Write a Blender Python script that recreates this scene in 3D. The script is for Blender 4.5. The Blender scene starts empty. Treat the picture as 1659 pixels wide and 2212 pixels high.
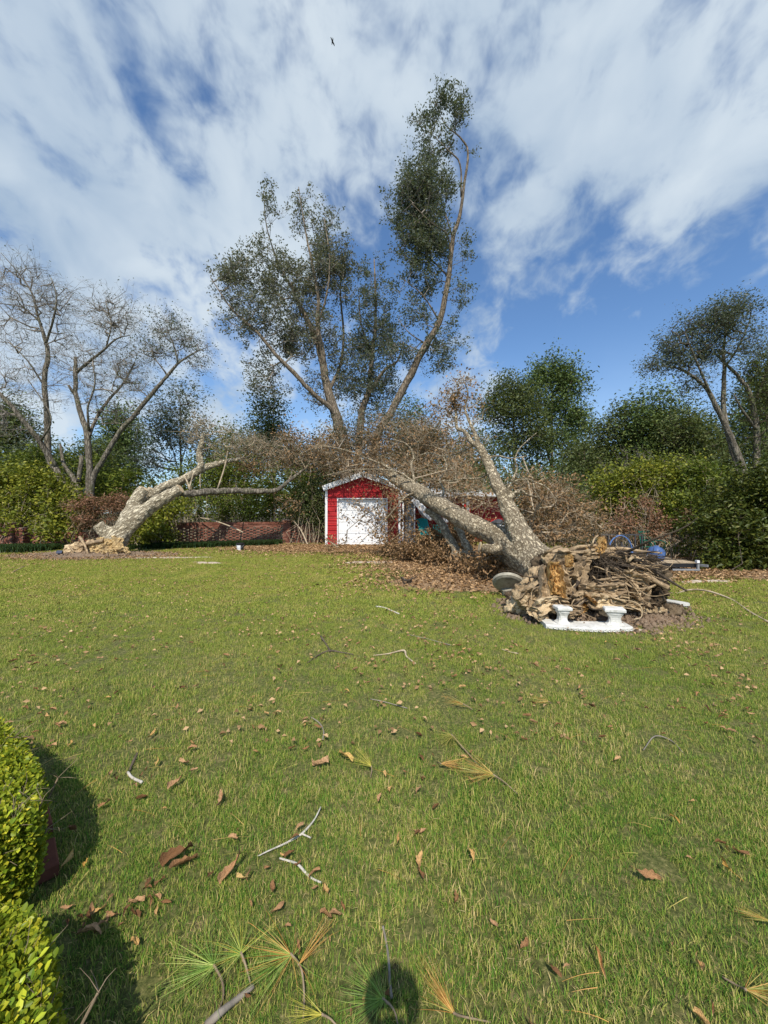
import bpy, math, random
import numpy as np
from mathutils import Vector, Matrix, noise as mnoise
RAD = math.radians
rng = np.random.default_rng(7)
random.seed(7)
S = bpy.context.scene
COL = S.collection

# ------------------------------------------------------------------ camera, sky, sun, exposure
F = 798.8          # focal length in pixels of the 1659 x 2212 working picture
H = 1.6            # camera height
cd = bpy.data.cameras.new('camera'); cam = bpy.data.objects.new('camera', cd); COL.objects.link(cam)
cam.location = (0, 0, H); cam.rotation_euler = (RAD(90), 0, 0)
cd.sensor_fit = 'VERTICAL'; cd.sensor_height = 36.0; cd.sensor_width = 27.0; cd.lens = 13.0
cd.clip_start = 0.05; cd.clip_end = 2000
S.camera = cam
S.view_settings.view_transform = 'Standard'; S.view_settings.look = 'None'
S.view_settings.exposure = 0.0; S.view_settings.gamma = 1.0
S.view_settings.use_curve_mapping = False
AZ, EL = RAD(1), RAD(50.5)
SUN = Vector((-math.sin(AZ)*math.cos(EL), -math.cos(AZ)*math.cos(EL), math.sin(EL)))
sd = bpy.data.lights.new('sun', 'SUN'); sd.energy = 5.0; sd.angle = RAD(0.5); sd.color = (1.0, 0.93, 0.82)
so = bpy.data.objects.new('sun', sd); COL.objects.link(so)
so.rotation_euler = SUN.to_track_quat('Z', 'Y').to_euler()

def pdir(u, v):
    d = Vector(((u-829.5)/F, 1.0, -(v-1106)/F)); d.normalize(); return d
def make_world():
    w = bpy.data.worlds.new('World'); S.world = w; w.use_nodes = True
    nt = w.node_tree; N = nt.nodes; L = nt.links; N.clear()
    def mk(t, **k):
        n = N.new(t)
        for a, b in k.items(): setattr(n, a, b)
        return n
    def mth(op, a, b=None, c=None, clamp=False):
        n = mk('ShaderNodeMath', operation=op); n.use_clamp = clamp
        for i, x in enumerate((a, b, c)):
            if x is None: continue
            if isinstance(x, (int, float)): n.inputs[i].default_value = x
            else: L.new(x, n.inputs[i])
        return n.outputs[0]
    out = mk('ShaderNodeOutputWorld'); bg = mk('ShaderNodeBackground'); L.new(bg.outputs[0], out.inputs[0])
    sky = mk('ShaderNodeTexSky', sky_type='NISHITA', sun_disc=False, sun_elevation=EL, sun_rotation=RAD(180)+AZ)
    sky.air_density = 1.0; sky.dust_density = 0.6; sky.ozone_density = 2.2
    tc = mk('ShaderNodeTexCoord'); sp = mk('ShaderNodeSeparateXYZ'); L.new(tc.outputs['Generated'], sp.inputs[0])
    z = mth('ADD', mth('MAXIMUM', sp.outputs[2], 0.0), 0.55)
    px = mth('DIVIDE', sp.outputs[0], z); py = mth('DIVIDE', sp.outputs[1], z)
    cb = mk('ShaderNodeCombineXYZ'); L.new(px, cb.inputs[0]); L.new(py, cb.inputs[1])
    def nz(scale, detail, rough, dist, stretch=(1, 1, 1), rot=0, loc=(0, 0, 0)):
        mp = mk('ShaderNodeMapping'); L.new(cb.outputs[0], mp.inputs[0])
        mp.inputs['Scale'].default_value = stretch; mp.inputs['Rotation'].default_value = (0, 0, rot); mp.inputs['Location'].default_value = loc
        n = mk('ShaderNodeTexNoise'); n.inputs['Scale'].default_value = scale; n.inputs['Detail'].default_value = detail
        n.inputs['Roughness'].default_value = rough; n.inputs['Distortion'].default_value = dist
        L.new(mp.outputs[0], n.inputs['Vector']); return n.outputs[0]
    n1 = nz(2.6, 4, .5, .4, (1, 1, 1), 0, (3.1, 1.7, 0))
    n2 = nz(8.5, 4, .5, .4, (1, .85, 1), .6)
    n3 = nz(21, 4, .6, .3, (1, .8, 1), -.5)
    cov = mth('MULTIPLY', n1, .62)
    cov = mth('ADD', cov, mth('MULTIPLY', n2, 1.25))
    cov = mth('ADD', cov, mth('MULTIPLY', n3, .95))
    # large cloud banks and clear stretches: (u, v, radius in degrees, weight)
    banks = [(820, 90, 20, .16), (180, 450, 22, .22), (60, 120, 15, .10), (560, 330, 17, .08), (1120, 330, 14, .07),
             (300, 610, 9, .16), (120, 800, 16, .08), (500, 850, 7, .16), (1000, 790, 10, .14), (640, 480, 14, .05),
             (1400, 800, 15, -.34), (1620, 880, 18, -.16), (1250, 660, 11, -.20), (330, 190, 7, -.16), (420, 290, 6, -.12), (560, 130, 6, -.10), (1640, 150, 14, -.06),
             (1540, 400, 20, .26), (1300, 480, 13, .14), (1560, 560, 9, .12), (430, 690, 8, -.28), (1000, 560, 12, -.10), (760, 560, 10, -.14), (830, 700, 10, -.12)]
    for (u, v, r, wt) in banks:
        d = pdir(u, v)
        vm = mk('ShaderNodeVectorMath', operation='DOT_PRODUCT'); L.new(tc.outputs['Generated'], vm.inputs[0]); vm.inputs[1].default_value = d
        mr = mk('ShaderNodeMapRange', interpolation_type='SMOOTHERSTEP'); L.new(vm.outputs['Value'], mr.inputs[0])
        mr.inputs[1].default_value = math.cos(RAD(r*1.35)); mr.inputs[2].default_value = 1.0; mr.inputs[3].default_value = 0; mr.inputs[4].default_value = wt*1.25
        cov = mth('ADD', cov, mr.outputs[0])
    mr = mk('ShaderNodeMapRange', interpolation_type='SMOOTHSTEP'); L.new(cov, mr.inputs[0])
    mr.inputs[1].default_value = 1.22; mr.inputs[2].default_value = 1.84; mr.inputs[3].default_value = 0.0; mr.inputs[4].default_value = .93
    # pale veil towards the horizon
    hz = mk('ShaderNodeMapRange', interpolation_type='SMOOTHSTEP'); L.new(sp.outputs[2], hz.inputs[0])
    hz.inputs[1].default_value = .45; hz.inputs[2].default_value = 0.0; hz.inputs[3].default_value = 0; hz.inputs[4].default_value = .36
    fac = mth('MAXIMUM', mr.outputs[0], hz.outputs[0])
    sc = mk('ShaderNodeMix', data_type='RGBA', blend_type='MULTIPLY'); sc.inputs[0].default_value = 1
    L.new(sky.outputs[0], sc.inputs[6]); sc.inputs[7].default_value = (0.90, 1.12, 1.30, 1)
    cr = mk('ShaderNodeValToRGB'); L.new(mth('ADD', mth('MULTIPLY', n1, .6), mth('MULTIPLY', n2, .4)), cr.inputs[0])
    cr.color_ramp.elements[0].position = .36; cr.color_ramp.elements[0].color = (3.0, 3.9, 5.0, 1)
    cr.color_ramp.elements[1].position = .60; cr.color_ramp.elements[1].color = (5.1, 5.8, 6.4, 1)
    mx = mk('ShaderNodeMix', data_type='RGBA'); L.new(fac, mx.inputs[0]); L.new(sc.outputs[2], mx.inputs[6]); L.new(cr.outputs[0], mx.inputs[7])
    L.new(mx.outputs[2], bg.inputs[0]); bg.inputs[1].default_value = 0.135
make_world()

# ------------------------------------------------------------------ helpers
def W(u, v, y):  # a sight line of the survey picture, at distance y
    return np.array([(u-829.5)/F*y, y, H-(v-1106)/F*y])
def G(u, v, z=0.0):
    y = (H-z)*F/(v-1106); return np.array([(u-829.5)/F*y, y, z])
def nv(a): return a/np.maximum(np.linalg.norm(a, axis=-1, keepdims=True), 1e-9)

def tag(o, label=None, cat=None, group=None, kind=None):
    if label: o['label'] = label
    if cat: o['category'] = cat
    if group: o['group'] = group
    if kind: o['kind'] = kind
    return o
def thing(name, label, cat, loc=(0, 0, 0), group=None, rz=0):
    o = bpy.data.objects.new(name, None); COL.objects.link(o); o.location = Vector([float(x) for x in loc]); o.rotation_euler.z = rz
    o.empty_display_size = .2
    return tag(o, label, cat, group)
def meshdata(name, V, Fc, mat=None, smooth=False):
    me = bpy.data.meshes.new(name)
    V = np.asarray(V, dtype=np.float32).reshape(-1, 3)
    groups = Fc if isinstance(Fc, (list, tuple)) and len(Fc) and isinstance(Fc[0], np.ndarray) and Fc[0].ndim == 2 else None
    if groups is None and isinstance(Fc, np.ndarray): groups = [Fc]
    if groups is None:
        me.from_pydata([tuple(map(float, p)) for p in V], [], [tuple(int(i) for i in f) for f in Fc])
    else:
        tot = sum(g.shape[0] for g in groups)
        loops = np.concatenate([g.reshape(-1) for g in groups]).astype(np.int32)
        cnt = np.concatenate([np.full(g.shape[0], g.shape[1], dtype=np.int32) for g in groups])
        st = np.concatenate([[0], np.cumsum(cnt)[:-1]]).astype(np.int32)
        me.vertices.add(len(V)); me.vertices.foreach_set('co', V.reshape(-1))
        me.loops.add(len(loops)); me.loops.foreach_set('vertex_index', loops)
        me.polygons.add(tot); me.polygons.foreach_set('loop_start', st); me.polygons.foreach_set('loop_total', cnt)
        me.update(calc_edges=True)
    if mat:
        for m in (mat if isinstance(mat, (list, tuple)) else [mat]): me.materials.append(m)
    if smooth: me.polygons.foreach_set('use_smooth', np.ones(len(me.polygons), dtype=bool))
    return me
def wmat(p):
    loc = Matrix.Translation(p.location) @ p.rotation_euler.to_matrix().to_4x4()
    return wmat(p.parent) @ p.matrix_parent_inverse @ loc if p.parent else loc
def link(name, me, parent=None, world=True):
    o = bpy.data.objects.new(name, me); COL.objects.link(o)
    if parent:
        o.parent = parent
        if world:
            o.matrix_parent_inverse = wmat(parent).inverted()
    return o
def obj(name, V, Fc, mat, parent=None, smooth=False, world=True, kind=None, label=None):
    o = link(name, meshdata(name, V, Fc, mat, smooth), parent, world)
    if kind: o['kind'] = kind
    if label: o['label'] = label
    return o

class MB:
    def __init__(s): s.V = []; s.F = []; s.n = 0
    def add(s, V, Fc):
        V = np.asarray(V, float).reshape(-1, 3)
        s.V.append(V)
        if isinstance(Fc, np.ndarray): s.F += [tuple(r) for r in (Fc+s.n).tolist()]
        else: s.F += [tuple(i+s.n for i in f) for f in Fc]
        s.n += len(V); return s
    def box(s, c, d, rz=0, rx=0, ry=0, bev=0):
        c = np.asarray(c, float); h = np.asarray(d, float)/2
        R = np.array((Matrix.Rotation(rz, 3, 'Z') @ Matrix.Rotation(ry, 3, 'Y') @ Matrix.Rotation(rx, 3, 'X')))
        if bev <= 0:
            P = np.array([[x, y, z] for z in (-1, 1) for y in (-1, 1) for x in (-1, 1)])*h
            Fc = [(0, 2, 3, 1), (4, 5, 7, 6), (0, 1, 5, 4), (2, 6, 7, 3), (0, 4, 6, 2), (1, 3, 7, 5)]
        else:
            b = min(bev, *(h*.9)); P = []; Fc = []
            for z in (-1, 1):
                for (i, j) in ((-1, -1), (1, -1), (1, 1), (-1, 1)): P.append([i*(h[0]-b), j*(h[1]-b), z*h[2]])
            for z in (-1, 1):
                for (i, j) in ((-1, -1), (1, -1), (1, 1), (-1, 1)): P.append([i*h[0], j*h[1], z*(h[2]-b)])
            P = np.array(P)
            Fc = [(3, 2, 1, 0), (4, 5, 6, 7)]
            for k in range(4):
                k2 = (k+1) % 4
                Fc += [(k, k2, 8+k2, 8+k), (8+k, 8+k2, 12+k2, 12+k), (12+k, 12+k2, 4+k2, 4+k)]
        return s.add(P@R.T+c, Fc)
    def beam(s, a, b, w, t=None):
        a = np.asarray(a, float); b = np.asarray(b, float); t = t or w
        d = nv(b-a); up = np.array([0, 0, 1.]) if abs(d[2]) < .95 else np.array([0, 1., 0])
        x = nv(np.cross(d, up)); y = np.cross(x, d)
        P = [p+x*i*w/2+y*j*t/2 for p in (a, b) for (i, j) in ((-1, -1), (1, -1), (1, 1), (-1, 1))]
        return s.add(P, [(0, 1, 2, 3), (7, 6, 5, 4), (0, 4, 5, 1), (1, 5, 6, 2), (2, 6, 7, 3), (3, 7, 4, 0)])
    def lathe(s, prof, c=(0, 0, 0), k=20, R=None, cap=True):
        P = []
        for (r, z) in prof:
            for i in range(k):
                a = 2*math.pi*i/k; P.append([r*math.cos(a), r*math.sin(a), z])
        P = np.array(P)
        if R is not None: P = P@np.array(R).T
        Fc = [(j*k+i, j*k+(i+1) % k, (j+1)*k+(i+1) % k, (j+1)*k+i) for j in range(len(prof)-1) for i in range(k)]
        if cap: Fc += [tuple(range(k))[::-1], tuple(range((len(prof)-1)*k, len(prof)*k))]
        return s.add(P+np.asarray(c, float), Fc)
    def tube(s, pts, rad, k=8, cap=True, rough=0.0, sub=0, freq=6.0):
        V, Fc = tube(pts, rad, k, cap, rough, sub, freq); return s.add(V, Fc)
    def build(s, name, mat, parent=None, smooth=False, world=True, kind=None, label=None):
        return obj(name, np.concatenate(s.V), s.F, mat, parent, smooth, world, kind, label)

def resample(pts, rad, sub):
    pts = np.asarray(pts, float); rad = np.asarray(rad, float)
    if sub <= 1 or len(pts) < 2: return pts, rad
    P = np.vstack([2*pts[0]-pts[1], pts, 2*pts[-1]-pts[-2]]); o = []; r = []
    for i in range(len(pts)-1):
        p0, p1, p2, p3 = P[i], P[i+1], P[i+2], P[i+3]
        for k in range(sub):
            t = k/sub
            o.append(.5*((2*p1)+(-p0+p2)*t+(2*p0-5*p1+4*p2-p3)*t*t+(-p0+3*p1-3*p2+p3)*t**3))
            r.append(rad[i]*(1-t)+rad[i+1]*t)
    o.append(pts[-1]); r.append(rad[-1]); return np.array(o), np.array(r)
def tube(pts, rad, k=8, cap=True, rough=0.0, sub=0, freq=6.0):
    pts, rad = resample(pts, rad, sub)
    n = len(pts); t = np.gradient(pts, axis=0); t = nv(t)
    x = np.zeros((n, 3)); ref = np.array([0, 0, 1.]) if abs(t[0][2]) < .9 else np.array([1., 0, 0])
    x[0] = nv(np.cross(t[0], ref))
    for i in range(1, n):
        v = x[i-1]-t[i]*np.dot(x[i-1], t[i]); x[i] = nv(v)
    y = np.cross(t, x); a = np.arange(k)*2*np.pi/k
    ring = np.cos(a)[None, :, None]*x[:, None]+np.sin(a)[None, :, None]*y[:, None]
    R = rad[:, None]*np.ones((1, k))
    if rough:
        for i in range(n):
            for j in range(k):
                p = pts[i]+ring[i, j]*rad[i]
                R[i, j] *= 1+rough*mnoise.noise(Vector(p*freq))+rough*.7*mnoise.noise(Vector(p*freq*2.7))
    V = (pts[:, None]+ring*R[:, :, None]).reshape(-1, 3)
    I = np.arange(n-1)[:, None]*k; J = np.arange(k)[None]; J2 = (J+1) % k
    Fc = np.stack([I+J, I+J2, I+k+J2, I+k+J], -1).reshape(-1, 4).tolist()
    if cap: Fc += [list(range(k))[::-1], list(range((n-1)*k, n*k))]
    return V, [tuple(f) for f in Fc]
def segs(p0, p1, r0, r1, k=3):
    n = len(p0); d = nv(p1-p0)
    ref = np.where(np.abs(d[:, 2:3]) < .9, np.array([[0, 0, 1.]]), np.array([[1., 0, 0]]))
    x = nv(np.cross(d, ref)); y = np.cross(d, x); a = np.arange(k)*2*np.pi/k
    ring = np.cos(a)[None, :, None]*x[:, None]+np.sin(a)[None, :, None]*y[:, None]
    A = p0[:, None]+ring*np.asarray(r0).reshape(-1, 1, 1); B = p1[:, None]+ring*np.asarray(r1).reshape(-1, 1, 1)
    V = np.concatenate([A, B], 1).reshape(-1, 3)
    b = (np.arange(n)*2*k)[:, None]; J = np.arange(k)[None]; J2 = (J+1) % k
    return V, np.stack([b+J, b+J2, b+k+J2, b+k+J], -1).reshape(-1, 4)
def cat_mesh(parts):
    Vs = []; Fs = []; n = 0
    for V, Fc in parts: Vs.append(V); Fs.append(Fc+n); n += len(V)
    return np.concatenate(Vs), Fs
def leaves(P, size, flat=0.3, droop=0.0, width=.5, fold=.25, out=None):
    n = len(P); d = rng.normal(size=(n, 3)); d[:, 2] = d[:, 2]*(1-flat)-droop
    if out is not None: d = d+out
    d = nv(d); up = nv(rng.normal(size=(n, 3))+np.array([0, 0, 1.2])); s = nv(np.cross(d, up)); u = np.cross(s, d)
    sz = (np.asarray(size)*rng.uniform(.65, 1.3, n))[:, None]
    a = P-d*sz*.5; b = P+s*sz*width*.5+u*sz*fold*.5; c = P+d*sz*.5; e = P-s*sz*width*.5+u*sz*fold*.5
    V = np.stack([a, b, c, e], 1).reshape(-1, 3); i = (np.arange(n)*4)[:, None]
    return V, np.concatenate([i+np.array([[0, 1, 2]]), i+np.array([[0, 2, 3]])]).astype(np.int64)

# ------------------------------------------------------------------ materials
class NT:
    def __init__(s, name):
        s.m = bpy.data.materials.new(name); s.m.use_nodes = True; s.t = s.m.node_tree; s.t.nodes.clear()
        s.out = s.n('ShaderNodeOutputMaterial'); s.b = s.n('ShaderNodeBsdfPrincipled'); s.l(s.b.outputs[0], s.out.inputs[0])
        s.b.inputs['Specular IOR Level'].default_value = .2
    def n(s, t, **k):
        x = s.t.nodes.new(t)
        for a, b in k.items(): setattr(x, a, b)
        return x
    def l(s, a, b): s.t.links.new(a, b)
    def coord(s, kind='Object', scale=(1, 1, 1), rot=(0, 0, 0)):
        if kind == 'World': o = s.n('ShaderNodeNewGeometry').outputs['Position']
        else: o = s.n('ShaderNodeTexCoord').outputs[kind]
        mp = s.n('ShaderNodeMapping'); mp.inputs['Scale'].default_value = scale; mp.inputs['Rotation'].default_value = rot
        s.l(o, mp.inputs[0]); return mp.outputs[0]
    def noise(s, vec, scale, detail=4, rough=.6, dist=0):
        x = s.n('ShaderNodeTexNoise'); x.inputs['Scale'].default_value = scale; x.inputs['Detail'].default_value = detail
        x.inputs['Roughness'].default_value = rough; x.inputs['Distortion'].default_value = dist; s.l(vec, x.inputs['Vector']); return x.outputs[0]
    def voro(s, vec, scale, feature='F1'):
        x = s.n('ShaderNodeTexVoronoi', feature=feature); x.inputs['Scale'].default_value = scale; s.l(vec, x.inputs['Vector']); return x
    def ramp(s, fac, stops):
        r = s.n('ShaderNodeValToRGB'); s.l(fac, r.inputs[0]); e = r.color_ramp.elements
        while len(e) < len(stops): e.new(.5)
        for i, (p, c) in enumerate(stops): e[i].position = p; e[i].color = (*c, 1) if len(c) == 3 else c
        return r.outputs[0]
    def mix(s, fac, a, b, mode='MIX'):
        x = s.n('ShaderNodeMix', data_type='RGBA', blend_type=mode)
        for k, v in ((0, fac), (6, a), (7, b)):
            if isinstance(v, (int, float)): x.inputs[k].default_value = v
            elif isinstance(v, tuple): x.inputs[k].default_value = (*v, 1) if len(v) == 3 else v
            else: s.l(v, x.inputs[k])
        return x.outputs[2]
    def math(s, op, a, b=0.0, clamp=False):
        x = s.n('ShaderNodeMath', operation=op); x.use_clamp = clamp
        for i, v in enumerate((a, b)):
            if isinstance(v, (int, float)): x.inputs[i].default_value = v
            else: s.l(v, x.inputs[i])
        return x.outputs[0]
    def bump(s, h, strength=.5, dist=.02):
        x = s.n('ShaderNodeBump'); x.inputs['Strength'].default_value = strength; x.inputs['Distance'].default_value = dist
        s.l(h, x.inputs['Height']); s.l(x.outputs[0], s.b.inputs['Normal']); return x
    def col(s, c):
        if isinstance(c, tuple): s.b.inputs['Base Color'].default_value = (*c, 1)
        else: s.l(c, s.b.inputs['Base Color'])
    def rough(s, r): s.b.inputs['Roughness'].default_value = r; return s

def mottled(name, c1, c2, scale=8, rough=.8, bump=.4, bd=.01, c3=None, kind='Object', metal=0):
    m = NT(name); v = m.coord(kind); n = m.noise(v, scale, 6, .65)
    c = m.ramp(n, [(.32, c1), (.68, c2)])
    if c3: c = m.mix(m.ramp(m.noise(v, scale*.31, 3), [(.52, (0, 0, 0)), (.66, (1, 1, 1))]), c, c3)
    m.col(c); m.bump(m.noise(v, scale*3.3, 5, .7), bump, bd); m.rough(rough); m.b.inputs['Metallic'].default_value = metal
    return m.m
def leafmat(name, stops, rough=.5, trans=.25, wob=0.25):
    m = NT(name); g = m.n('ShaderNodeNewGeometry'); v = m.coord('World')
    f = m.math('ADD', m.math('MULTIPLY', g.outputs['Random Per Island'], 1-wob), m.math('MULTIPLY', m.noise(v, 1.3, 2), wob))
    c = m.ramp(f, stops); m.col(c); m.rough(rough)
    tr = m.n('ShaderNodeBsdfTranslucent'); m.l(m.mix(.35, c, (.30, .34, .03)), tr.inputs[0])
    ms = m.n('ShaderNodeMixShader'); ms.inputs[0].default_value = trans
    m.l(m.b.outputs[0], ms.inputs[1]); m.l(tr.outputs[0], ms.inputs[2]); m.l(ms.outputs[0], m.out.inputs[0])
    return m.m
def barkmat(name, dark, light, scale=9, stretch=(1, 1, .3), rot=(0, 0, 0), moss=None, strength=1.0):
    m = NT(name); v0 = m.coord('Object', (1, 1, 1), rot); mp = m.n('ShaderNodeMapping'); mp.inputs['Scale'].default_value = stretch; m.l(v0, mp.inputs[0]); v = mp.outputs[0]
    wn = m.n('ShaderNodeTexNoise'); wn.inputs['Scale'].default_value = scale*.9; wn.inputs['Detail'].default_value = 6; m.l(v, wn.inputs['Vector'])
    vm = m.n('ShaderNodeVectorMath', operation='MULTIPLY_ADD'); m.l(wn.outputs['Color'], vm.inputs[0]); vm.inputs[1].default_value = (.20, .20, .20); m.l(v, vm.inputs[2])
    e = m.voro(vm.outputs[0], scale, 'DISTANCE_TO_EDGE').outputs['Distance']
    e2 = m.voro(vm.outputs[0], scale*2.3, 'DISTANCE_TO_EDGE').outputs['Distance']
    e = m.math('ADD', m.math('MULTIPLY', e, .95), m.math('MULTIPLY', e2, .22))
    plate = m.ramp(e, [(.03, (0, 0, 0)), (.24, (1, 1, 1))])
    n = m.noise(v0, scale*3, 5, .7)
    c = m.ramp(n, [(.3, tuple(x*.72 for x in light)), (.7, light)])
    c = m.mix(plate, dark, c)
    big = m.ramp(m.noise(v0, 1.6, 3), [(.45, (1, 1, 1)), (.7, (.84, .82, .78))]); c = m.mix(1.0, c, big, 'MULTIPLY')
    if moss: c = m.mix(m.ramp(m.noise(v0, 3.1, 5), [(.52, (0, 0, 0)), (.7, (.7, .7, .7))]), c, moss)
    m.col(c); m.rough(.9)
    h = m.math('ADD', m.math('MULTIPLY', plate, 1.0), m.math('MULTIPLY', n, .5)); m.bump(h, strength, .03)
    return m.m

MAT = {}
def along(d): return tuple(Vector(d).rotation_difference(Vector((0, 0, 1))).to_euler())
MAT['bark_big'] = barkmat('grey_plated_bark', (.20, .15, .095), (.68, .57, .395), 16, (1, 1, .4), along((-.28, .84, .47)), strength=1.0)
MAT['bark_left'] = barkmat('pale_plated_bark', (.22, .175, .115), (.76, .67, .49), 13, (1, 1, .24), along((.62, .43, .65)), strength=1.0)
MAT['bark_std'] = barkmat('grey_brown_bark', (.11, .085, .06), (.33, .265, .195), 9, (1, 1, .25))
MAT['bark_grey'] = barkmat('dull_grey_bark', (.10, .085, .065), (.31, .27, .215), 9, (1, 1, .25), moss=(.12, .13, .06))
MAT['bark_dark'] = mottled('dark_twig_bark', (.05, .04, .03), (.13, .10, .075), 12)
MAT['twig_pale'] = mottled('pale_dry_twigs', (.26, .20, .13), (.55, .45, .32), 9)
MAT['twig_brown'] = mottled('brown_dry_twigs', (.13, .095, .06), (.34, .26, .17), 9)
MAT['twig_grey'] = mottled('grey_dry_twigs', (.15, .13, .11), (.29, .255, .21), 9)
MAT['leaf_oak'] = leafmat('olive_green_leaves', [(0, (0.058, 0.080, 0.053)), (.5, (0.110, 0.137, 0.091)), (.85, (0.163, 0.176, 0.142)), (1, (0.233, 0.170, 0.142))])
MAT['leaf_oak_dark'] = leafmat('dark_green_leaves', [(0, (0.052, 0.076, 0.026)), (.5, (0.100, 0.131, 0.044)), (.9, (0.160, 0.177, 0.066)), (1, (0.256, 0.177, 0.080))])
MAT['leaf_grey'] = leafmat('greyish_wilted_leaves', [(0, (0.088, 0.098, 0.069)), (.6, (0.163, 0.181, 0.127)), (1, (0.275, 0.219, 0.149))])
MAT['leaf_pine'] = leafmat('deep_green_needle_tufts', [(0, (0.055, 0.094, 0.032)), (.6, (0.116, 0.166, 0.048)), (1, (0.208, 0.251, 0.066))], .6, .15)
MAT['leaf_vine'] = leafmat('bright_vine_leaves', [(0, (0.061, 0.083, 0.012)), (.45, (0.160, 0.188, 0.022)), (.85, (0.304, 0.294, 0.036)), (1, (0.493, 0.375, 0.070))], .45)
MAT['leaf_bush'] = leafmat('mid_green_shrub_leaves', [(0, (0.050, 0.078, 0.012)), (.5, (0.116, 0.155, 0.022)), (.9, (0.217, 0.243, 0.036)), (1, (0.341, 0.270, 0.060))], .45)
MAT['leaf_magnolia'] = leafmat('glossy_dark_leaves', [(0, (0.030, 0.044, 0.008)), (.55, (0.062, 0.081, 0.014)), (.85, (0.125, 0.132, 0.022)), (1, (0.350, 0.287, 0.090))], .42, .12)
MAT['leaf_dead'] = leafmat('dead_brown_leaves', [(0, (0.115, 0.063, 0.030)), (.4, (0.241, 0.144, 0.072)), (.8, (0.391, 0.247, 0.132)), (1, (0.517, 0.368, 0.209))], .8, .2)
MAT['leaf_pinkdead'] = leafmat('reddish_dead_leaves', [(0, (.12, .055, .03)), (.5, (.24, .12, .07)), (1, (.36, .22, .14))], .8, .2)
MAT['litter'] = leafmat('leaf_litter', [(0, (0.144, 0.078, 0.034)), (.5, (0.348, 0.210, 0.103)), (.9, (0.552, 0.372, 0.201)), (1, (0.720, 0.552, 0.333))], .85, .1)
MAT['box_leaf'] = leafmat('boxwood_leaves', [(0, (.06, .10, .010)), (.3, (.17, .235, .018)), (.7, (.36, .40, .030)), (.92, (.58, .50, .04)), (1, (.68, .42, .07))], .35, .35)
MAT['liriope'] = leafmat('dark_strap_leaves', [(0, (.010, .026, .008)), (.7, (.030, .062, .018)), (1, (.07, .10, .03))], .45, .15)

def grassmat():
    m = NT('grass_blades'); g = m.n('ShaderNodeNewGeometry'); oi = m.n('ShaderNodeObjectInfo')
    w = m.coord('World')
    f = m.math('ADD', m.math('MULTIPLY', g.outputs['Random Per Island'], .62), m.math('MULTIPLY', m.noise(w, .9, 4, .6), .55))
    f = m.math('ADD', f, m.math('MULTIPLY', oi.outputs['Random'], .12))
    c = m.ramp(f, [(.18, (.04, .125, .016)), (.42, (.10, .235, .030)), (.60, (.20, .32, .048)), (.76, (.38, .42, .085)), (.88, (.54, .45, .16)), (.98, (.72, .56, .27))])
    # farther back the lawn is drier and yellower
    sp = m.n('ShaderNodeSeparateXYZ'); m.l(g.outputs['Position'], sp.inputs[0])
    mr = m.n('ShaderNodeMapRange'); m.l(sp.outputs[1], mr.inputs[0]); mr.inputs[1].default_value = 2.0; mr.inputs[2].default_value = 8; mr.inputs[4].default_value = .58
    c = m.mix(mr.outputs[0], c, m.ramp(m.noise(w, 2.2, 5, .7), [(.35, (.31, .37, .055)), (.52, (.44, .42, .085)), (.68, (.56, .42, .16))])); m.col(c); m.rough(.7); m.b.inputs['Specular IOR Level'].default_value = .08
    tr = m.n('ShaderNodeBsdfTranslucent'); m.l(c, tr.inputs[0]); ms = m.n('ShaderNodeMixShader'); ms.inputs[0].default_value = .3
    m.l(m.b.outputs[0], ms.inputs[1]); m.l(tr.outputs[0], ms.inputs[2]); m.l(ms.outputs[0], m.out.inputs[0]); return m.m
MAT['grass'] = grassmat()
def lawnmat():
    m = NT('thatch_and_soil'); w = m.coord('World'); n1 = m.noise(w, 1.1, 5, .6); n2 = m.noise(w, 38, 6, .75); n3 = m.noise(w, 6, 5, .7)
    c = m.ramp(n2, [(.30, (.04, .045, .015)), (.46, (.085, .098, .026)), (.58, (.17, .165, .055)), (.70, (.34, .27, .13))])
    c = m.mix(m.ramp(n3, [(.56, (0, 0, 0)), (.72, (.8, .8, .8))]), c, m.ramp(n2, [(.35, (.10, .075, .035)), (.6, (.30, .22, .12))]))
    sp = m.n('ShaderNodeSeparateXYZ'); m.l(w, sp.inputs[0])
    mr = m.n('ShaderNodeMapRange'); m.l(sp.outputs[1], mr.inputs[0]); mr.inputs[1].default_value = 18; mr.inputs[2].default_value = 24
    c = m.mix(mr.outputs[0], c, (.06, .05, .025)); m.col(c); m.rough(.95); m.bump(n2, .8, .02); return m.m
MAT['lawn'] = lawnmat()
MAT['soil'] = mottled('grey_brown_soil', (.15, .105, .07), (.30, .22, .15), 5, .95, 1, .03, kind='World', c3=(.22, .15, .10))
MAT['mulch'] = mottled('brown_leaf_mulch', (.17, .10, .055), (.42, .29, .17), 24, .95, 1, .02, kind='World', c3=(.22, .14, .08))
MAT['sand'] = mottled('pale_sandy_soil', (.32, .25, .18), (.62, .52, .42), 9, .95, .6, .02, kind='World')
MAT['clay'] = mottled('clay_caked_roots', (.20, .135, .075), (.62, .46, .275), 6, .95, 1, .05, kind='World', c3=(.74, .58, .36))
MAT['shade_dark_soil'] = mottled('soil_darkened_as_shade', (.035, .024, .015), (.11, .078, .048), 7, .95, 1, .04, kind='World', c3=(.19, .14, .088))  # soil darkened so its colour stands in for shade in the root cavities
MAT['root'] = mottled('rough_root_bark', (.17, .115, .065), (.56, .41, .245), 11, .9, 1, .02, kind='World', c3=(.25, .185, .12))
MAT['root_dark'] = mottled('dark_root_bark', (.035, .027, .02), (.11, .083, .058), 14, .9, 1, .01)
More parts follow.
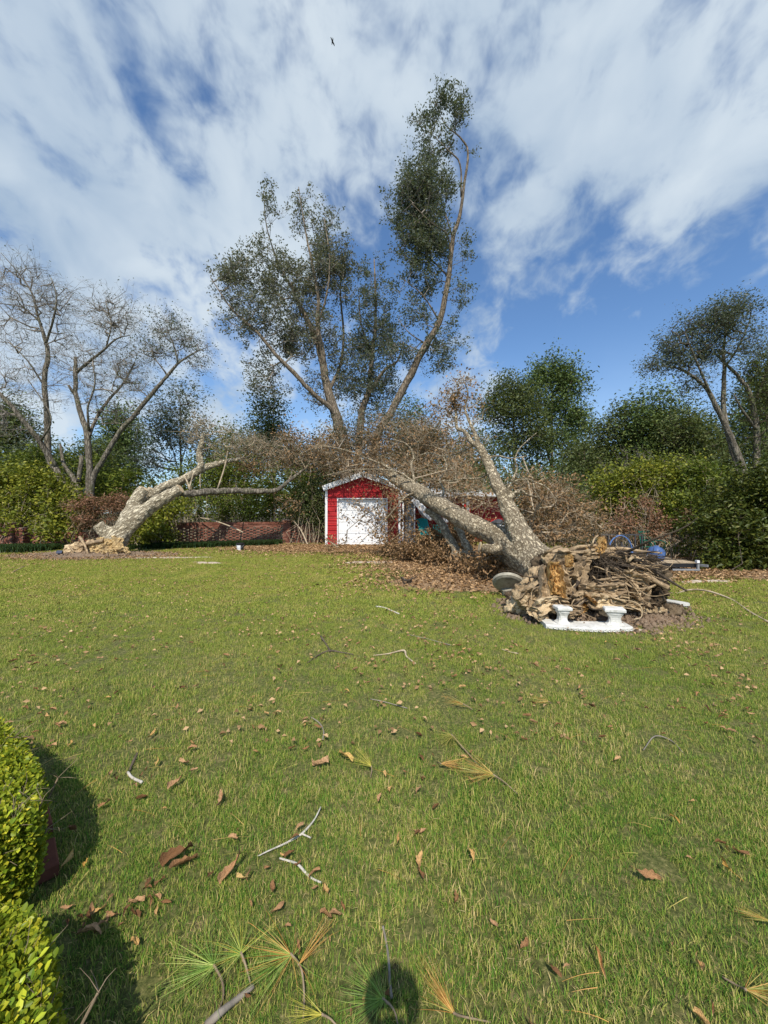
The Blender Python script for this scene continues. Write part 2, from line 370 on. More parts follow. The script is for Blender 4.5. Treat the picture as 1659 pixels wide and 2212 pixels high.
def woodmat(name, dk, lt, rot):
    m = NT(name); v = m.coord('World', (1, 1, 1), rot); mp = m.n('ShaderNodeMapping'); mp.inputs['Scale'].default_value = (9, 9, .9); m.l(v, mp.inputs[0])
    n = m.noise(mp.outputs[0], 5, 6, .7, .3); c = m.ramp(n, [(.34, dk), (.5, lt), (.68, tuple(min(1, x*1.35) for x in lt))])
    m.col(c); m.rough(.8); m.bump(n, 1.0, .03); return m.m
MAT['split'] = woodmat('split_yellow_wood', (.20, .085, .03), (.62, .38, .14), (0, RAD(8), 0))
MAT['rot'] = mottled('rotten_yellow_wood', (.24, .14, .06), (.80, .60, .30), 9, .95, 1, .05, kind='World', c3=(.30, .22, .12))
MAT['cut'] = mottled('cut_wood_end', (.42, .30, .17), (.62, .50, .33), 12, .85, .4, .01)
def concrete(name, a, b, d):
    m = NT(name); v = m.coord('Object'); n = m.noise(v, 9, 7, .7); c = m.ramp(n, [(.32, a), (.6, b)])
    c = m.mix(m.ramp(m.noise(v, 26, 5, .7), [(.58, (0, 0, 0)), (.75, (.6, .6, .6))]), c, d); m.col(c); m.rough(.85); m.bump(m.noise(v, 60, 4), .4, .005); return m.m
MAT['white_conc'] = concrete('white_painted_concrete', (.42, .41, .37), (.68, .67, .63), (.24, .23, .19))
MAT['grey_conc'] = concrete('weathered_grey_concrete', (.20, .18, .14), (.42, .39, .31), (.14, .13, .09))
def brickmat(name, a, b, c3):
    m = NT(name); oi = m.n('ShaderNodeObjectInfo'); g = m.n('ShaderNodeNewGeometry'); w = m.coord('World')
    f = m.math('ADD', m.math('MULTIPLY', oi.outputs['Random'], .55), m.math('MULTIPLY', m.noise(w, 7, 5, .7), .5))
    c = m.ramp(f, [(.15, a), (.5, b), (.8, c3)]); m.col(c); m.rough(.9); m.bump(m.noise(w, 60, 4), .5, .004); return m.m
MAT['brick'] = brickmat('red_brick', (.10, .036, .024), (.20, .075, .047), (.29, .14, .095))
MAT['mortar'] = mottled('pale_mortar', (.15, .10, .08), (.27, .20, .16), 15, .95, .5, .004, kind='World')
def paint(name, c, rough=.45, dirt=.12, metal=0):
    m = NT(name); v = m.coord('World'); n = m.ramp(m.noise(v, 2.3, 6, .7), [(.35, tuple(x*(1-dirt) for x in c)), (.65, c)])
    m.col(n); m.rough(rough); m.b.inputs['Metallic'].default_value = metal; return m.m
MAT['red'] = paint('red_metal_siding', (.47, .026, .030), .5, .42)
MAT['white'] = paint('white_trim_paint', (.80, .80, .80), .45)
MAT['door_white'] = paint('white_door_paint', (.82, .83, .84), .4, .06)
MAT['galv'] = paint('dull_grey_metal', (.36, .37, .38), .5, .3, .3)
MAT['roofmetal'] = paint('pale_roof_metal', (.62, .63, .64), .45, .2)
MAT['teal'] = paint('teal_chair_paint', (.02, .30, .30), .45)
MAT['teal_lt'] = paint('light_teal_paint', (.06, .52, .48), .45)
MAT['green_pl'] = paint('green_plastic', (.10, .50, .18), .4)
MAT['black'] = paint('black_metal', (.022, .022, .024), .5)
MAT['dark'] = paint('dark_grey_metal', (.06, .06, .065), .5)
MAT['blue'] = paint('blue_plastic', (.07, .13, .30), .4)
MAT['blue_lt'] = paint('light_blue_tube', (.10, .19, .42), .35)
MAT['plank'] = woodmat('weathered_planks', (.20, .13, .075), (.46, .36, .24), (0, RAD(90), 0))
MAT['panel'] = paint('dark_blue_panel', (.03, .045, .09), .3)
MAT['skin'] = paint('skin', (.50, .29, .20), .5, .05)
MAT['cloth'] = paint('navy_shirt_cloth', (.05, .07, .14), .9)
MAT['jeans'] = paint('blue_jeans_cloth', (.05, .08, .16), .9)
MAT['hair'] = paint('brown_hair', (.05, .03, .02), .6)
MAT['feather'] = paint('black_feathers', (.03, .03, .035), .6)
def needlemat(name, stops):
    m = NT(name); oi = m.n('ShaderNodeObjectInfo'); m.col(m.ramp(oi.outputs['Random'], stops)); m.rough(.4); return m.m
MAT['needle_g'] = needlemat('green_pine_needle', [(0, (.10, .20, .03)), (.6, (.20, .31, .055)), (1, (.40, .46, .13))])
MAT['needle_y'] = needlemat('yellow_pine_needle', [(0, (.34, .33, .05)), (1, (.60, .52, .10))])
MAT['needle_o'] = needlemat('orange_pine_needle', [(0, (.36, .16, .04)), (.6, (.55, .30, .08)), (1, (.60, .42, .16))])
MAT['needle_ol'] = needlemat('olive_pine_needle', [(0, (.20, .22, .04)), (.6, (.36, .32, .08)), (1, (.50, .40, .12))])
def dryleafmat(name, stops):
    m = NT(name); oi = m.n('ShaderNodeObjectInfo'); v = m.coord('Object'); c = m.ramp(oi.outputs['Random'], stops)
    c = m.mix(m.ramp(m.noise(v, 9, 5), [(.45, (0, 0, 0)), (.65, (.5, .5, .5))]), c, (.14, .065, .025)); m.bump(m.noise(v, 14, 4), .6, .02); m.col(c); m.rough(.75); return m.m
MAT['dryleaf'] = dryleafmat('dry_leaf', [(0, (.16, .08, .035)), (.4, (.36, .19, .085)), (.8, (.55, .34, .18)), (1, (.68, .43, .15))])

# ------------------------------------------------------------------ ground
def ground():
    n = 60; xs = np.concatenate([[-300, -120, -60], np.linspace(-32, 32, n), [60, 120, 300]]); ys = np.concatenate([[-100, -30], np.linspace(-8, 40, n), [80, 160, 400]])
    V = []; Fc = []
    for y in ys:
        for x in xs: V.append([x, y, 0.0])
    nx = len(xs)
    for j in range(len(ys)-1):
        for i in range(nx-1): Fc.append((j*nx+i, j*nx+i+1, (j+1)*nx+i+1, (j+1)*nx+i))
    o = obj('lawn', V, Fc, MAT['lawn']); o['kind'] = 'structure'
ground()
SOILS = []
def patch(name, mat, cx, cy, rx, ry, rot=0, h=.03, seed=0, jag=.25, rings=8, k=64, dome=False):
    V = []; Fc = []
    for j in range(rings+1):
        t = j/rings
        for i in range(k):
            a = 2*math.pi*i/k; q = 1+jag*mnoise.noise(Vector((math.cos(a)*1.7+seed, math.sin(a)*1.7, seed)))+jag*.5*mnoise.noise(Vector((math.cos(a)*6+seed, math.sin(a)*6, seed)))
            x = rx*q*t*math.cos(a); y = ry*q*t*math.sin(a)
            X = cx+x*math.cos(rot)-y*math.sin(rot); Y = cy+x*math.sin(rot)+y*math.cos(rot)
            z = h*(math.cos(t*math.pi)+1)/2 if dome else h*min(1, (1-t)*5)
            z += (h*.35*mnoise.noise(Vector((X*3, Y*3, seed)))+h*.25*mnoise.noise(Vector((X*9, Y*9, seed))))*min(1, (1-t)*3)
            V.append([X, Y, max(z, -.01) if t < 1 else -.02])
    for j in range(rings):
        for i in range(k): Fc.append((j*k+i, (j+1)*k+i, (j+1)*k+(i+1) % k, j*k+(i+1) % k))
    o = obj(name, V, Fc, mat, smooth=True); o['kind'] = 'structure'
    SOILS.append((cx, cy, rx, ry, rot)); return o
patch('leaf_litter_bed', MAT['mulch'], -.3, 16.4, 6.2, 2.0, 0, .03, 1, .5)
patch('leaf_litter_bed', MAT['mulch'], 2.0, 11.6, 2.6, 2.4, .5, .025, 2, .6)
patch('leaf_litter_bed', MAT['mulch'], 10.0, 11.0, 5.2, 2.4, -.1, .025, 3)
patch('leaf_litter_bed', MAT['mulch'], 1.9, 8.6, 2.0, 1.3, 0, .016, 13)
patch('soil_mound', MAT['soil'], 3.35, 6.15, 1.55, 1.15, 0, .16, 4, .3, 14, 80, True)
patch('soil_mound', MAT['soil'], -10.7, 13.6, 2.9, 1.25, 0, .14, 5, .3, 12, 80, True)
patch('sandy_patch', MAT['sand'], -7.7, 12.9, 1.5, .16, .05, .020, 6, .9)
patch('sandy_patch', MAT['sand'], -5.5, 11.6, .55, .16, -.2, .020, 7, .9)
patch('sandy_patch', MAT['sand'], -.5, 11.6, .75, .13, .05, .040, 8, .9)
patch('sandy_patch', MAT['sand'], 6.0, 8.7, .7, .16, -.15, .04, 9, .9)
patch('sandy_patch', MAT['sand'], 7.3, 8.45, .6, .10, .1, .03, 12, .9)
def in_soil(x, y, grow=0.0):
    m = np.zeros(len(x), bool)
    for (cx, cy, rx, ry, rot) in SOILS:
        dx = x-cx; dy = y-cy; X = dx*math.cos(rot)+dy*math.sin(rot); Y = -dx*math.sin(rot)+dy*math.cos(rot)
        q = (X/rx)**2+(Y/ry)**2; q = q*(1+.5*rng.uniform(-1, 1, len(x)))
        m |= q < 1+grow
    return m

# grass: tufts scattered by geometry nodes, one object
def tuft(name, n, R, hgt, wd, lean, mat):
    a = rng.uniform(0, 2*np.pi, n); r = R*np.sqrt(rng.uniform(0, 1, n)); b = np.stack([r*np.cos(a), r*np.sin(a), np.full(n, -.004)], 1)
    d = rng.uniform(0, 2*np.pi, n); L = rng.uniform(.45, 1.2, n)*hgt; ln = rng.uniform(.1, 1, n)*lean
    dv = np.stack([np.cos(d), np.sin(d), np.zeros(n)], 1); sv = np.stack([-np.sin(d), np.cos(d), np.zeros(n)], 1)
    mid = b+dv*(L*ln*.35)[:, None]+np.array([0, 0, 1.])*(L*.6*np.sqrt(1-np.minimum(ln, .95)**2*.6))[:, None]
    tip = b+dv*(L*ln)[:, None]+np.array([0, 0, 1.])*(L*np.sqrt(1-np.minimum(ln, .97)**2))[:, None]
    w = wd*rng.uniform(.6, 1.2, n)[:, None]
    V = np.stack([b-sv*w/2, b+sv*w/2, mid+sv*w*.42, mid-sv*w*.42, tip], 1).reshape(-1, 3); i = (np.arange(n)*5)[:, None]
    me = meshdata(name, V, [i+np.array([[0, 1, 2, 3]]), i+np.array([[3, 2, 4]])], mat)
    return bpy.data.objects.new(name, me)
def instancer(name, P, rotz, scl, idx, srcs, label=None):
    me = bpy.data.meshes.new(name); me.vertices.add(len(P)); me.vertices.foreach_set('co', P.astype(np.float32).reshape(-1))
    for an, dt, arr in (('rz', 'FLOAT', rotz), ('sc', 'FLOAT', scl), ('ix', 'INT', idx)):
        at = me.attributes.new(an, dt, 'POINT'); at.data.foreach_set('value', arr.astype(np.int32 if dt == 'INT' else np.float32))
    o = bpy.data.objects.new(name, me); COL.objects.link(o)
    ng = bpy.data.node_groups.new(name+'_scatter', 'GeometryNodeTree')
    ng.interface.new_socket('Geometry', in_out='INPUT', socket_type='NodeSocketGeometry'); ng.interface.new_socket('Geometry', in_out='OUTPUT', socket_type='NodeSocketGeometry')
    N = ng.nodes; L = ng.links; gi = N.new('NodeGroupInput'); go = N.new('NodeGroupOutput')
    ip = N.new('GeometryNodeInstanceOnPoints'); L.new(gi.outputs[0], ip.inputs['Points'])
    jn = N.new('GeometryNodeGeometryToInstance')
    for s in reversed(srcs):
        oi = N.new('GeometryNodeObjectInfo'); oi.inputs['Object'].default_value = s; L.new(oi.outputs['Geometry'], jn.inputs[0])
    L.new(jn.outputs[0], ip.inputs['Instance']); ip.inputs['Pick Instance'].default_value = True
    def at(nm, dt):
        a = N.new('GeometryNodeInputNamedAttribute'); a.data_type = dt; a.inputs['Name'].default_value = nm; return a.outputs[0]
    L.new(at('ix', 'INT'), ip.inputs['Instance Index']); cx = N.new('ShaderNodeCombineXYZ'); L.new(at('rz', 'FLOAT'), cx.inputs[2])
    er = N.new('FunctionNodeEulerToRotation'); L.new(cx.outputs[0], er.inputs[0]); L.new(er.outputs[0], ip.inputs['Rotation'])
    L.new(at('sc', 'FLOAT'), ip.inputs['Scale']); L.new(ip.outputs[0], go.inputs[0])
    md = o.modifiers.new('scatter', 'NODES'); md.node_group = ng
    return o
def lawn_points(y0, y1, dens):
    A = 1.12*(y1*y1-y0*y0)+(y1-y0)*1.2; n = int(A*dens)
    y = np.sqrt(rng.uniform(y0*y0, y1*y1, n)); x = rng.uniform(-1, 1, n)*(1.12*y+.6)
    # thin the turf in irregular patches
    keep = np.array([mnoise.noise(Vector((a*1.1, b*1.1, 3)))+.6*mnoise.noise(Vector((a*4.5, b*4.5, 8))) for a, b in zip(x, y)])
    k = (keep > -.80+rng.uniform(-.25, .25, n)) & ~in_soil(x, y)
    return x[k], y[k], keep[k]
near = [tuft('grass_tuft', 46, .06, .036, .0026, .98, MAT['grass']) for _ in range(6)]
tall = [tuft('grass_tuft', 22, .05, .052, .0028, .9, MAT['grass']) for _ in range(2)]
far = [tuft('grass_tuft', 46, .11, .042, .0060, .95, MAT['grass']) for _ in range(4)]
P1 = []
for (a, b, dn) in ((.7, 2.2, 620), (2.2, 5.5, 380)):
    x, y, kp = lawn_points(a, b, dn); P1.append(np.stack([x, y, kp], 1))
P1 = np.concatenate(P1); n = len(P1)
ix = rng.integers(0, 6, n); ix = np.where((P1[:, 2] > .12) & (rng.uniform(0, 1, n) < .3), rng.integers(6, 8, n), ix)
tag(instancer('grass', np.stack([P1[:, 0], P1[:, 1], np.zeros(n)], 1), rng.uniform(0, 6.28, n), rng.uniform(.65, 1.2, n)*(1+.3*P1[:, 2]), ix, near+tall), 'short green lawn grass in the foreground with straw coloured blades', 'grass', kind='stuff')
x, y, kp = lawn_points(5.5, 19.5, 155); n = len(x)
tag(instancer('grass', np.stack([x, y, np.zeros(n)], 1), rng.uniform(0, 6.28, n), rng.uniform(.7, 1.25, n), rng.integers(0, 4, n), far), 'short yellowish lawn grass stretching back to the wall and shed', 'grass', kind='stuff')

# ------------------------------------------------------------------ red metal shed
def shed():
    Y = 17.75; x0, x1 = -2.76, .74; ze = 2.68; zr = 3.30; xr = (x0+x1)/2
    t = thing('metal_shed', 'red metal garage shed with white trim and white door under the fallen tree', 'shed', (xr, Y, 0))
    dx0, dx1, dz = -2.20, .13, 2.22
    def ztop(x): return ze+(zr-ze)*(1-abs(x-xr)/((x1-x0)/2))
    pitch = .228; z = .0; i = 0
    while z < zr-.02:
        z2 = min(z+pitch, zr)
        spans = [(x0+.05, dx0-.04), (dx1+.04, x1-.05)] if z2 <= dz+.02 else [(x0+.05, x1-.05)]
        if z < dz+.02 < z2: spans = [(x0+.05, dx0-.04), (dx1+.04, x1-.05), ]
        for (a, b) in spans:
            # profile of one sheet course: flat pan, raised rib
            prof = [(z, 0), (z+.035, -.0), (z+.05, -.022), (z+.085, -.022), (z+.10, 0), (z+.15, 0), (z+.16, -.006), (z+.175, -.006), (z+.185, 0), (z2, 0)]
            prof = [(q, o) for (q, o) in prof if q <= z2+1e-6]
            V = []; Fc = []
            for (q, o) in prof:
                aa, bb = a, b
                if q > ze:
                    hw = (x1-x0)/2*(1-(q-ze)/(zr-ze)); aa = max(a, xr-hw); bb = min(b, xr+hw)
                    if bb < aa: aa = bb = xr
                V += [[aa, Y+o, q], [bb, Y+o, q]]
            for k in range(len(prof)-1): Fc.append((2*k, 2*k+1, 2*k+3, 2*k+2))
            V2 = np.array(V); nV = len(V2); back = V2+np.array([0, .03, 0]); V3 = np.concatenate([V2, back]); F3 = Fc+[(f[3]+nV, f[2]+nV, f[1]+nV, f[0]+nV) for f in Fc]
            obj('siding_panel', V3, F3, MAT['red'], t)
        z = z2
    # header band between the door head and next course
    MB().box(((dx0+dx1)/2, Y+.01, (dz+.02+2.28)/2), (dx1-dx0+.08, .03, 2.28-dz-.02+.01)).build('door_header', MAT['red'], t)
    w = MB()
    for sx in (x0, x1): w.box((sx, Y+4.5, ze/2), (.05, 9, ze))
    w.box((xr, Y+9, ze/2), (x1-x0, .05, ze)); w.build('wall', MAT['red'], t)
    for sx in (x0, x1): MB().box((sx, Y-.01, ze/2), (.11, .10, ze)).build('corner_trim', MAT['white'], t)
    for s, nm in ((-1, 'l'), (1, 'r')):
        f = MB(); a = np.array([xr, Y-.18, zr+.10]); b = np.array([xr+s*((x1-x0)/2+.14), Y-.18, ze+.045]); 
        f.beam(a, b, .06, .24).build('rake_trim', MAT['white'], t)
    rf = MB()
    for s in (-1, 1):
        a = np.array([xr, Y-.12, zr+.17]); b = np.array([xr+s*((x1-x0)/2+.14), Y-.12, ze+.11])
        dy = np.array([0, 9.3, 0]); th = np.array([0, 0, .03])
        rf.add([a, b, b+dy, a+dy, a+th, b+th, b+dy+th, a+dy+th], [(0, 3, 2, 1), (4, 5, 6, 7), (0, 1, 5, 4), (1, 2, 6, 5), (2, 3, 7, 6), (3, 0, 4, 7)])
    r = rf.build('roof', MAT['roofmetal'], t)
    # door
    fr = MB(); fr.box((dx0-.02, Y-.005, dz/2), (.05, .09, dz)); fr.box((dx1+.02, Y-.005, dz/2), (.05, .09, dz)); fr.box(((dx0+dx1)/2, Y-.005, dz+.025), (dx1-dx0+.10, .09, .05)); fr.build('door_frame', MAT['white'], t)
    d = MB().box(((dx0+dx1)/2, Y+.15, dz/2), (dx1-dx0-.005, .03, dz)).build('garage_door', MAT['door_white'], t)
    for r_ in range(4):
        hh = dz/4
        MB().box(((dx0+dx1)/2, Y+.11, hh*(r_+.5)), (dx1-dx0-.02, .04, hh-.014), bev=.006).build('door_section', MAT['door_white'], d)
        for c in range(4):
            ww = (dx1-dx0)/4; cx = dx0+ww*(c+.5); cz = hh*(r_+.5)
            p = MB(); 
            for (q, e, yy) in ((.92, .78, -0.006), ):
                p.box((cx, Y+.092, cz), (ww*.74, .022, hh*.56), bev=.009)
            p.build('door_panel', MAT['door_white'], d)
    MB().box((-1.03, Y+.078, .2), (.12, .03, .03)).build('door_handle', MAT['galv'], t)
    # porch wing to the right
    Yb = 20.4
    for i in range(11):
        z = i*.228
        prof = [(z, 0), (z+.035, 0), (z+.05, -.022), (z+.085, -.022), (z+.10, 0), (z+.228, 0)]
        V = []; Fc = []
        for (q, o) in prof: V += [[.8, Yb+o, q], [6.6, Yb+o, q]]
        for k in range(5): Fc.append((2*k, 2*k+1, 2*k+3, 2*k+2))
        obj('siding_panel', V, Fc, MAT['red'], t)
    MB().box((4.6, Yb-.08, 1.25), (.16, .14, 2.5)).build('corner_trim', MAT['galv'], t)
    MB().box((4.35, Yb-.05, 1.3), (.07, .10, 2.3)).build('window_trim', MAT['white'], t)
    MB().box((4.5, Yb-.15, 2.56), (.75, .5, .12)).build('gutter', MAT['galv'], t)
    MB().box((4.0, Yb-.03, 1.35), (.6, .03, 1.0)).build('window', MAT['dark'], t)
    rf = MB(); rf.box((3.7, Yb+1.5, 2.75), (6.2, 3.6, .05), rx=RAD(10)); rf.build('roof', MAT['roofmetal'], t)
    V = []; Fc = []; na = 12
    for i in range(na):
        x = .95+i*(4.3-.95)/(na-1); sag = -.55*math.sin(min(1, i/(na-1)*1.25)*math.pi)**2
        for (yy, zz, k) in ((17.55, 2.42, 1), (19.0, 2.52, .7), (20.36, 2.62, 0)): V.append([x, yy, zz+sag*k+.03*math.sin(i*2.3)])
    n0 = len(V); V += [[a, b, c+.04] for a, b, c in V]
    for i in range(na-1):
        for k in range(2):
            q = i*3+k; Fc += [(q, q+3, q+4, q+1), (n0+q, n0+q+1, n0+q+4, n0+q+3)]
    for i in range(na-1): Fc += [(i*3, n0+i*3, n0+i*3+3, i*3+3), (i*3+2, i*3+5, n0+i*3+5, n0+i*3+2)]
    obj('porch_roof', V, Fc, MAT['roofmetal'], t, label='sagging dented porch roof')
    MB().box((5.7, Yb-.5, 2.48), (1.9, 1.0, .05), rx=RAD(4)).build('porch_roof', MAT['roofmetal'], t)
    # corrugated grey sheet and porch posts
    V = []; Fc = []
    nx = 25
    for j in (0, 1):
        for i in range(nx): V.append([1.03+i*.40/(nx-1), 17.9+.02*math.sin(i*1.6)+.05*j, .0 if j == 0 else 2.35])
    for i in range(nx-1): Fc.append((i, i+1, nx+i+1, nx+i))
    obj('porch_screen', V, Fc, MAT['galv'], t)
    MB().box((.91, 17.78, 1.33), (.09, .09, 2.66)).build('post', MAT['white'], t)
    MB().box((1.47, 17.85, 1.0), (.06, .08, 2.0)).build('post', MAT['white'], t)
    MB().beam(W(953, 1106, 16.5), W(966, 1128, 16.0), .1).build('post', MAT['white'], t, label='broken white porch post leaning under the fallen limb')
    MB().beam(W(958, 1120, 16.3), W(977, 1175, 15.8), .10).build('post', MAT['white'], t)
    # collapsed lean-to roof
    a = W(893, 1078, 17.0); b = W(912, 1093, 16.6); c = W(933, 1120, 16.2)
    MB().beam(a, c, .12, .26).build('fascia', MAT['white'], t, label='bent white fascia of the crushed porch roof')
    p = MB(); q0 = W(900, 1086, 16.9); q1 = W(915, 1112, 16.7); q2 = W(942, 1122, 16.3); p.tube([q0, q1, q2], [.05, .12, .06], 8, True, .3, 5); p.build('torn_sheet', MAT['galv'], t)
shed()

# ------------------------------------------------------------------ brick walls
BR = meshdata('brick', *(lambda m: (np.concatenate(m.V), m.F))(MB().box((0, 0, 0), (.200, .100, .058), bev=.004)), MAT['brick'])
BRS = meshdata('brick', *(lambda m: (np.concatenate(m.V), m.F))(MB().box((0, 0, 0), (.120, .100, .058), bev=.004)), MAT['brick'])
def wallthing(label, A, B, h, pierced=True, limit=300, zstart=0, jit=0):
    A = np.array(A, float); B = np.array(B, float); L = np.linalg.norm(B-A); d = (B-A)/L; rz = math.atan2(d[1], d[0])
    t = thing('brick_wall', label, 'wall', (A[0], A[1], 0), rz=rz)
    cnt = 0; courses = int((h-.12)/.069); rest = MB(); mort = MB(); pos = []
    def put(cx, cz, short=False, cy=0):
        pos.append((cx, cy, cz, short))
    mort.box((L/2, 0, .069), (L, .07, .138))
    for c in range(courses):
        z = .035+c*.069
        solid = (c < 1) or (c >= courses-2) or not pierced
        if solid:
            k = 0; x = .105-(.105 if c % 2 else 0)
            while x < L: put(min(max(x, .1), L-.1), z); x += .21
        else:
            x = .12+(.165 if c % 2 else 0)
            while x < L-.05: put(x, z, False); x += .33
    zt = .035+courses*.069
    x = .1
    while x < L: put(x, zt+.0, False, -.02); put(x+.05, zt+.066, False, 0); x += .21
    # keep the biggest (nearest the frame centre) as single bricks
    for (x, y, z, s) in pos:
        if cnt < limit:
            o = bpy.data.objects.new('brick', BR); COL.objects.link(o); o.parent = t
            o.location = (x, y+rng.uniform(-.006, .006), z); o.rotation_euler = (0, 0, rng.uniform(-.02, .02)); cnt += 1
        else: rest.box((x, y, z), (.2, .1, .058))
    if rest.n: rest.build('brickwork', MAT['brick'], t, world=False, kind='stuff')
    # mortar beds: thin courses between the bricks that hold them
    mb = MB()
    for c in range(courses+1): mb.box((L/2, 0, .0695+c*.069-.0345+.0345), (L, .075, .010))
    for cz in (courses-1.5, courses-.5): mb.box((L/2, 0, .035+cz*.069-.03), (L, .07, .06))
    mb.build('mortar', MAT['mortar'], t, world=False)
    return t, L
def pier(x, y, h, rz, label, w=.34):
    t = thing('brick_pier', label, 'pier', (x, y, 0), rz=rz); k = 0
    c = int(h/.069)
    MB().box((0, 0, h/2-.01), (w-.03, w-.03, h-.03)).build('mortar', MAT['mortar'], t, world=False)
    nb_ = max(2, round(w/.20)); sx = (w/nb_-.012)/.2
    for i in range(c):
        z = .035+i*.069; e = .03 if i >= c-2 else 0
        for side in range(4):
            for q in range(nb_ if side % 2 == 0 else nb_-1):
                m_ = nb_ if side % 2 == 0 else nb_-1; along = -w/2+w*(q+.5)/m_ if side % 2 == 0 else -w/2+.1+(w-.2)*(q+.5)/m_
                off = w/2-.05+e; o = bpy.data.objects.new('brick', BR); COL.objects.link(o); o.parent = t; R_ = side*math.pi/2
                p = Vector((along+(.03 if i % 2 else -.03)*(side % 2 == 0), -off, z)); p.rotate(Matrix.Rotation(R_, 3, 'Z')); o.location = p; o.rotation_euler = (0, 0, R_); o.scale = (sx if side % 2 == 0 else ((w-.2)/m_-.012)/.2, 1, 1)
P0 = W(600, 1173, 18.9)[:2]; A0 = W(372, 1172, 18.0)[:2]
wallthing('pierced red brick garden wall behind the black bucket, left of the brick pier', (W(360, 0, 17.9)[0], 17.9), (W(611, 0, 18.9)[0], 18.9), 1.10)
wallthing('short shaded brick wall between the pier and the red shed', (W(630, 0, 18.95)[0], 18.95), (W(700, 0, 19.1)[0], 19.1), .98)
wallthing('vine covered brick wall at the left edge behind the dark border plants', (-17.6, 16.1), (W(290, 0, 17.3)[0], 17.3), .72)
pier(W(620, 0, 18.85)[0], 18.85, 1.24, .1, 'brick pier at the right end of the pierced wall', .38)
pier(W(24, 0, 16.1)[0], 16.05, 1.16, .1, 'stepped brick pier half hidden by vines at the left edge', .5)
pier(W(56, 0, 16.3)[0]-.1, 16.2, .95, .1, 'lower stepped brick pier beside the taller one at left', .4)
pier(W(352, 0, 17.7)[0], 17.75, 1.02, .1, 'ivy covered brick pier right of the fallen trunk', .5)

# ------------------------------------------------------------------ tree machinery
def px_path(pts):
    P = []; R = []
    for (u, v, y, w) in pts: P.append(W(u, v, y)); R.append(w/2*y/F)
    return np.array(P), np.array(R)
def jitter_targets(blobs, n):
    # blobs: (u, v, y, ru, rv, weight[, depth factor])
    w = np.array([b[3]*b[4]*b[5] for b in blobs], float); w /= w.sum(); out = []
    for b, k in zip(blobs, rng.multinomial(n, w)):
        y = b[2]; c = W(b[0], b[1], y); s = y/F; df = b[6] if len(b) > 6 else .8
        d = nv(rng.normal(size=(k*2, 3))); off = rng.uniform(0, 50, 3)
        lump = np.array([mnoise.noise(Vector(q*1.9+off))+.6*mnoise.noise(Vector(q*4.3+off)) for q in d])
        d = d*(rng.uniform(0, 1, (k*2, 1))**.38)*(1+.55*lump[:, None])
        den = np.array([mnoise.noise(Vector(q*2.6+off*2)) for q in d]); d = d[np.argsort(-(den+rng.normal(size=len(d))*.16))[:k]] if k else d[:0]
        out.append(c+d*np.array([b[3]*s, df*(b[3]+b[4])/2*s, b[4]*s]))
    return np.concatenate(out)
def grow(skp, skr, targets, step=.5, curl=.25, cone=True):
    """connect every target to the nearest skeleton node by a wandering twig; returns segments + tips"""
    order = np.argsort([np.min(np.linalg.norm(skp-t, axis=1)) for t in targets]); targets = targets[order]
    cap = len(skp)+len(targets)*12; Nd = np.zeros((cap, 3)); Nd[:len(skp)] = skp; par = np.full(cap, -1); n0 = n = len(skp); tips = []
    for t in targets:
        v = Nd[:n]-t; dist = np.linalg.norm(v, axis=1)
        dist = dist*(1+.55*np.clip(v[:, 2]/np.maximum(dist, 1e-6), -.2, 1))
        i = int(np.argmin(dist)); p = Nd[i]; D = np.linalg.norm(t-p)
        if D < step*.3: tips.append(i); continue
        m = min(10, max(1, int(D/step))); side = rng.normal(size=3)*curl*D*.35; prev = i
        for k in range(1, m+1):
            s = k/m; q = p*(1-s)+t*s+side*math.sin(s*math.pi)*.6+(rng.normal(size=3)*curl*step*.45 if k < m else 0)
            q[2] += -.10*D*math.sin(s*math.pi)
            Nd[n] = q; par[n] = prev; prev = n; n += 1
        tips.append(prev)
    cnt = np.zeros(n)
    for t in tips: cnt[t] += 1
    for i in range(n-1, n0-1, -1): cnt[par[i]] += cnt[i]
    a = np.arange(n0, n); return Nd[par[a]], Nd[a], cnt[par[a]], cnt[a], Nd[np.array(tips)], par[a] < n0
def twigs_at(tips, per, length, r, up=.3, curl=.4, outd=None):
    P0 = np.repeat(tips, per, 0); d = rng.normal(size=P0.shape)*(.62 if outd is not None else 1)+np.array([0, 0, up*.8])
    if outd is not None: d = d+np.repeat(outd, per, 0)*.7
    d = nv(d); L = length*rng.uniform(.4, 1.2, (len(P0), 1))
    M = P0+d*L*.5+rng.normal(size=P0.shape)*L*curl*.25; E = M+nv(d+rng.normal(size=P0.shape)*curl)*L*.5
    V1 = segs(P0, M, np.full(len(P0), r), np.full(len(P0), r*.75)); V2 = segs(M, E, np.full(len(P0), r*.75), np.full(len(P0), r*.35))
    return [V1, V2], M, E
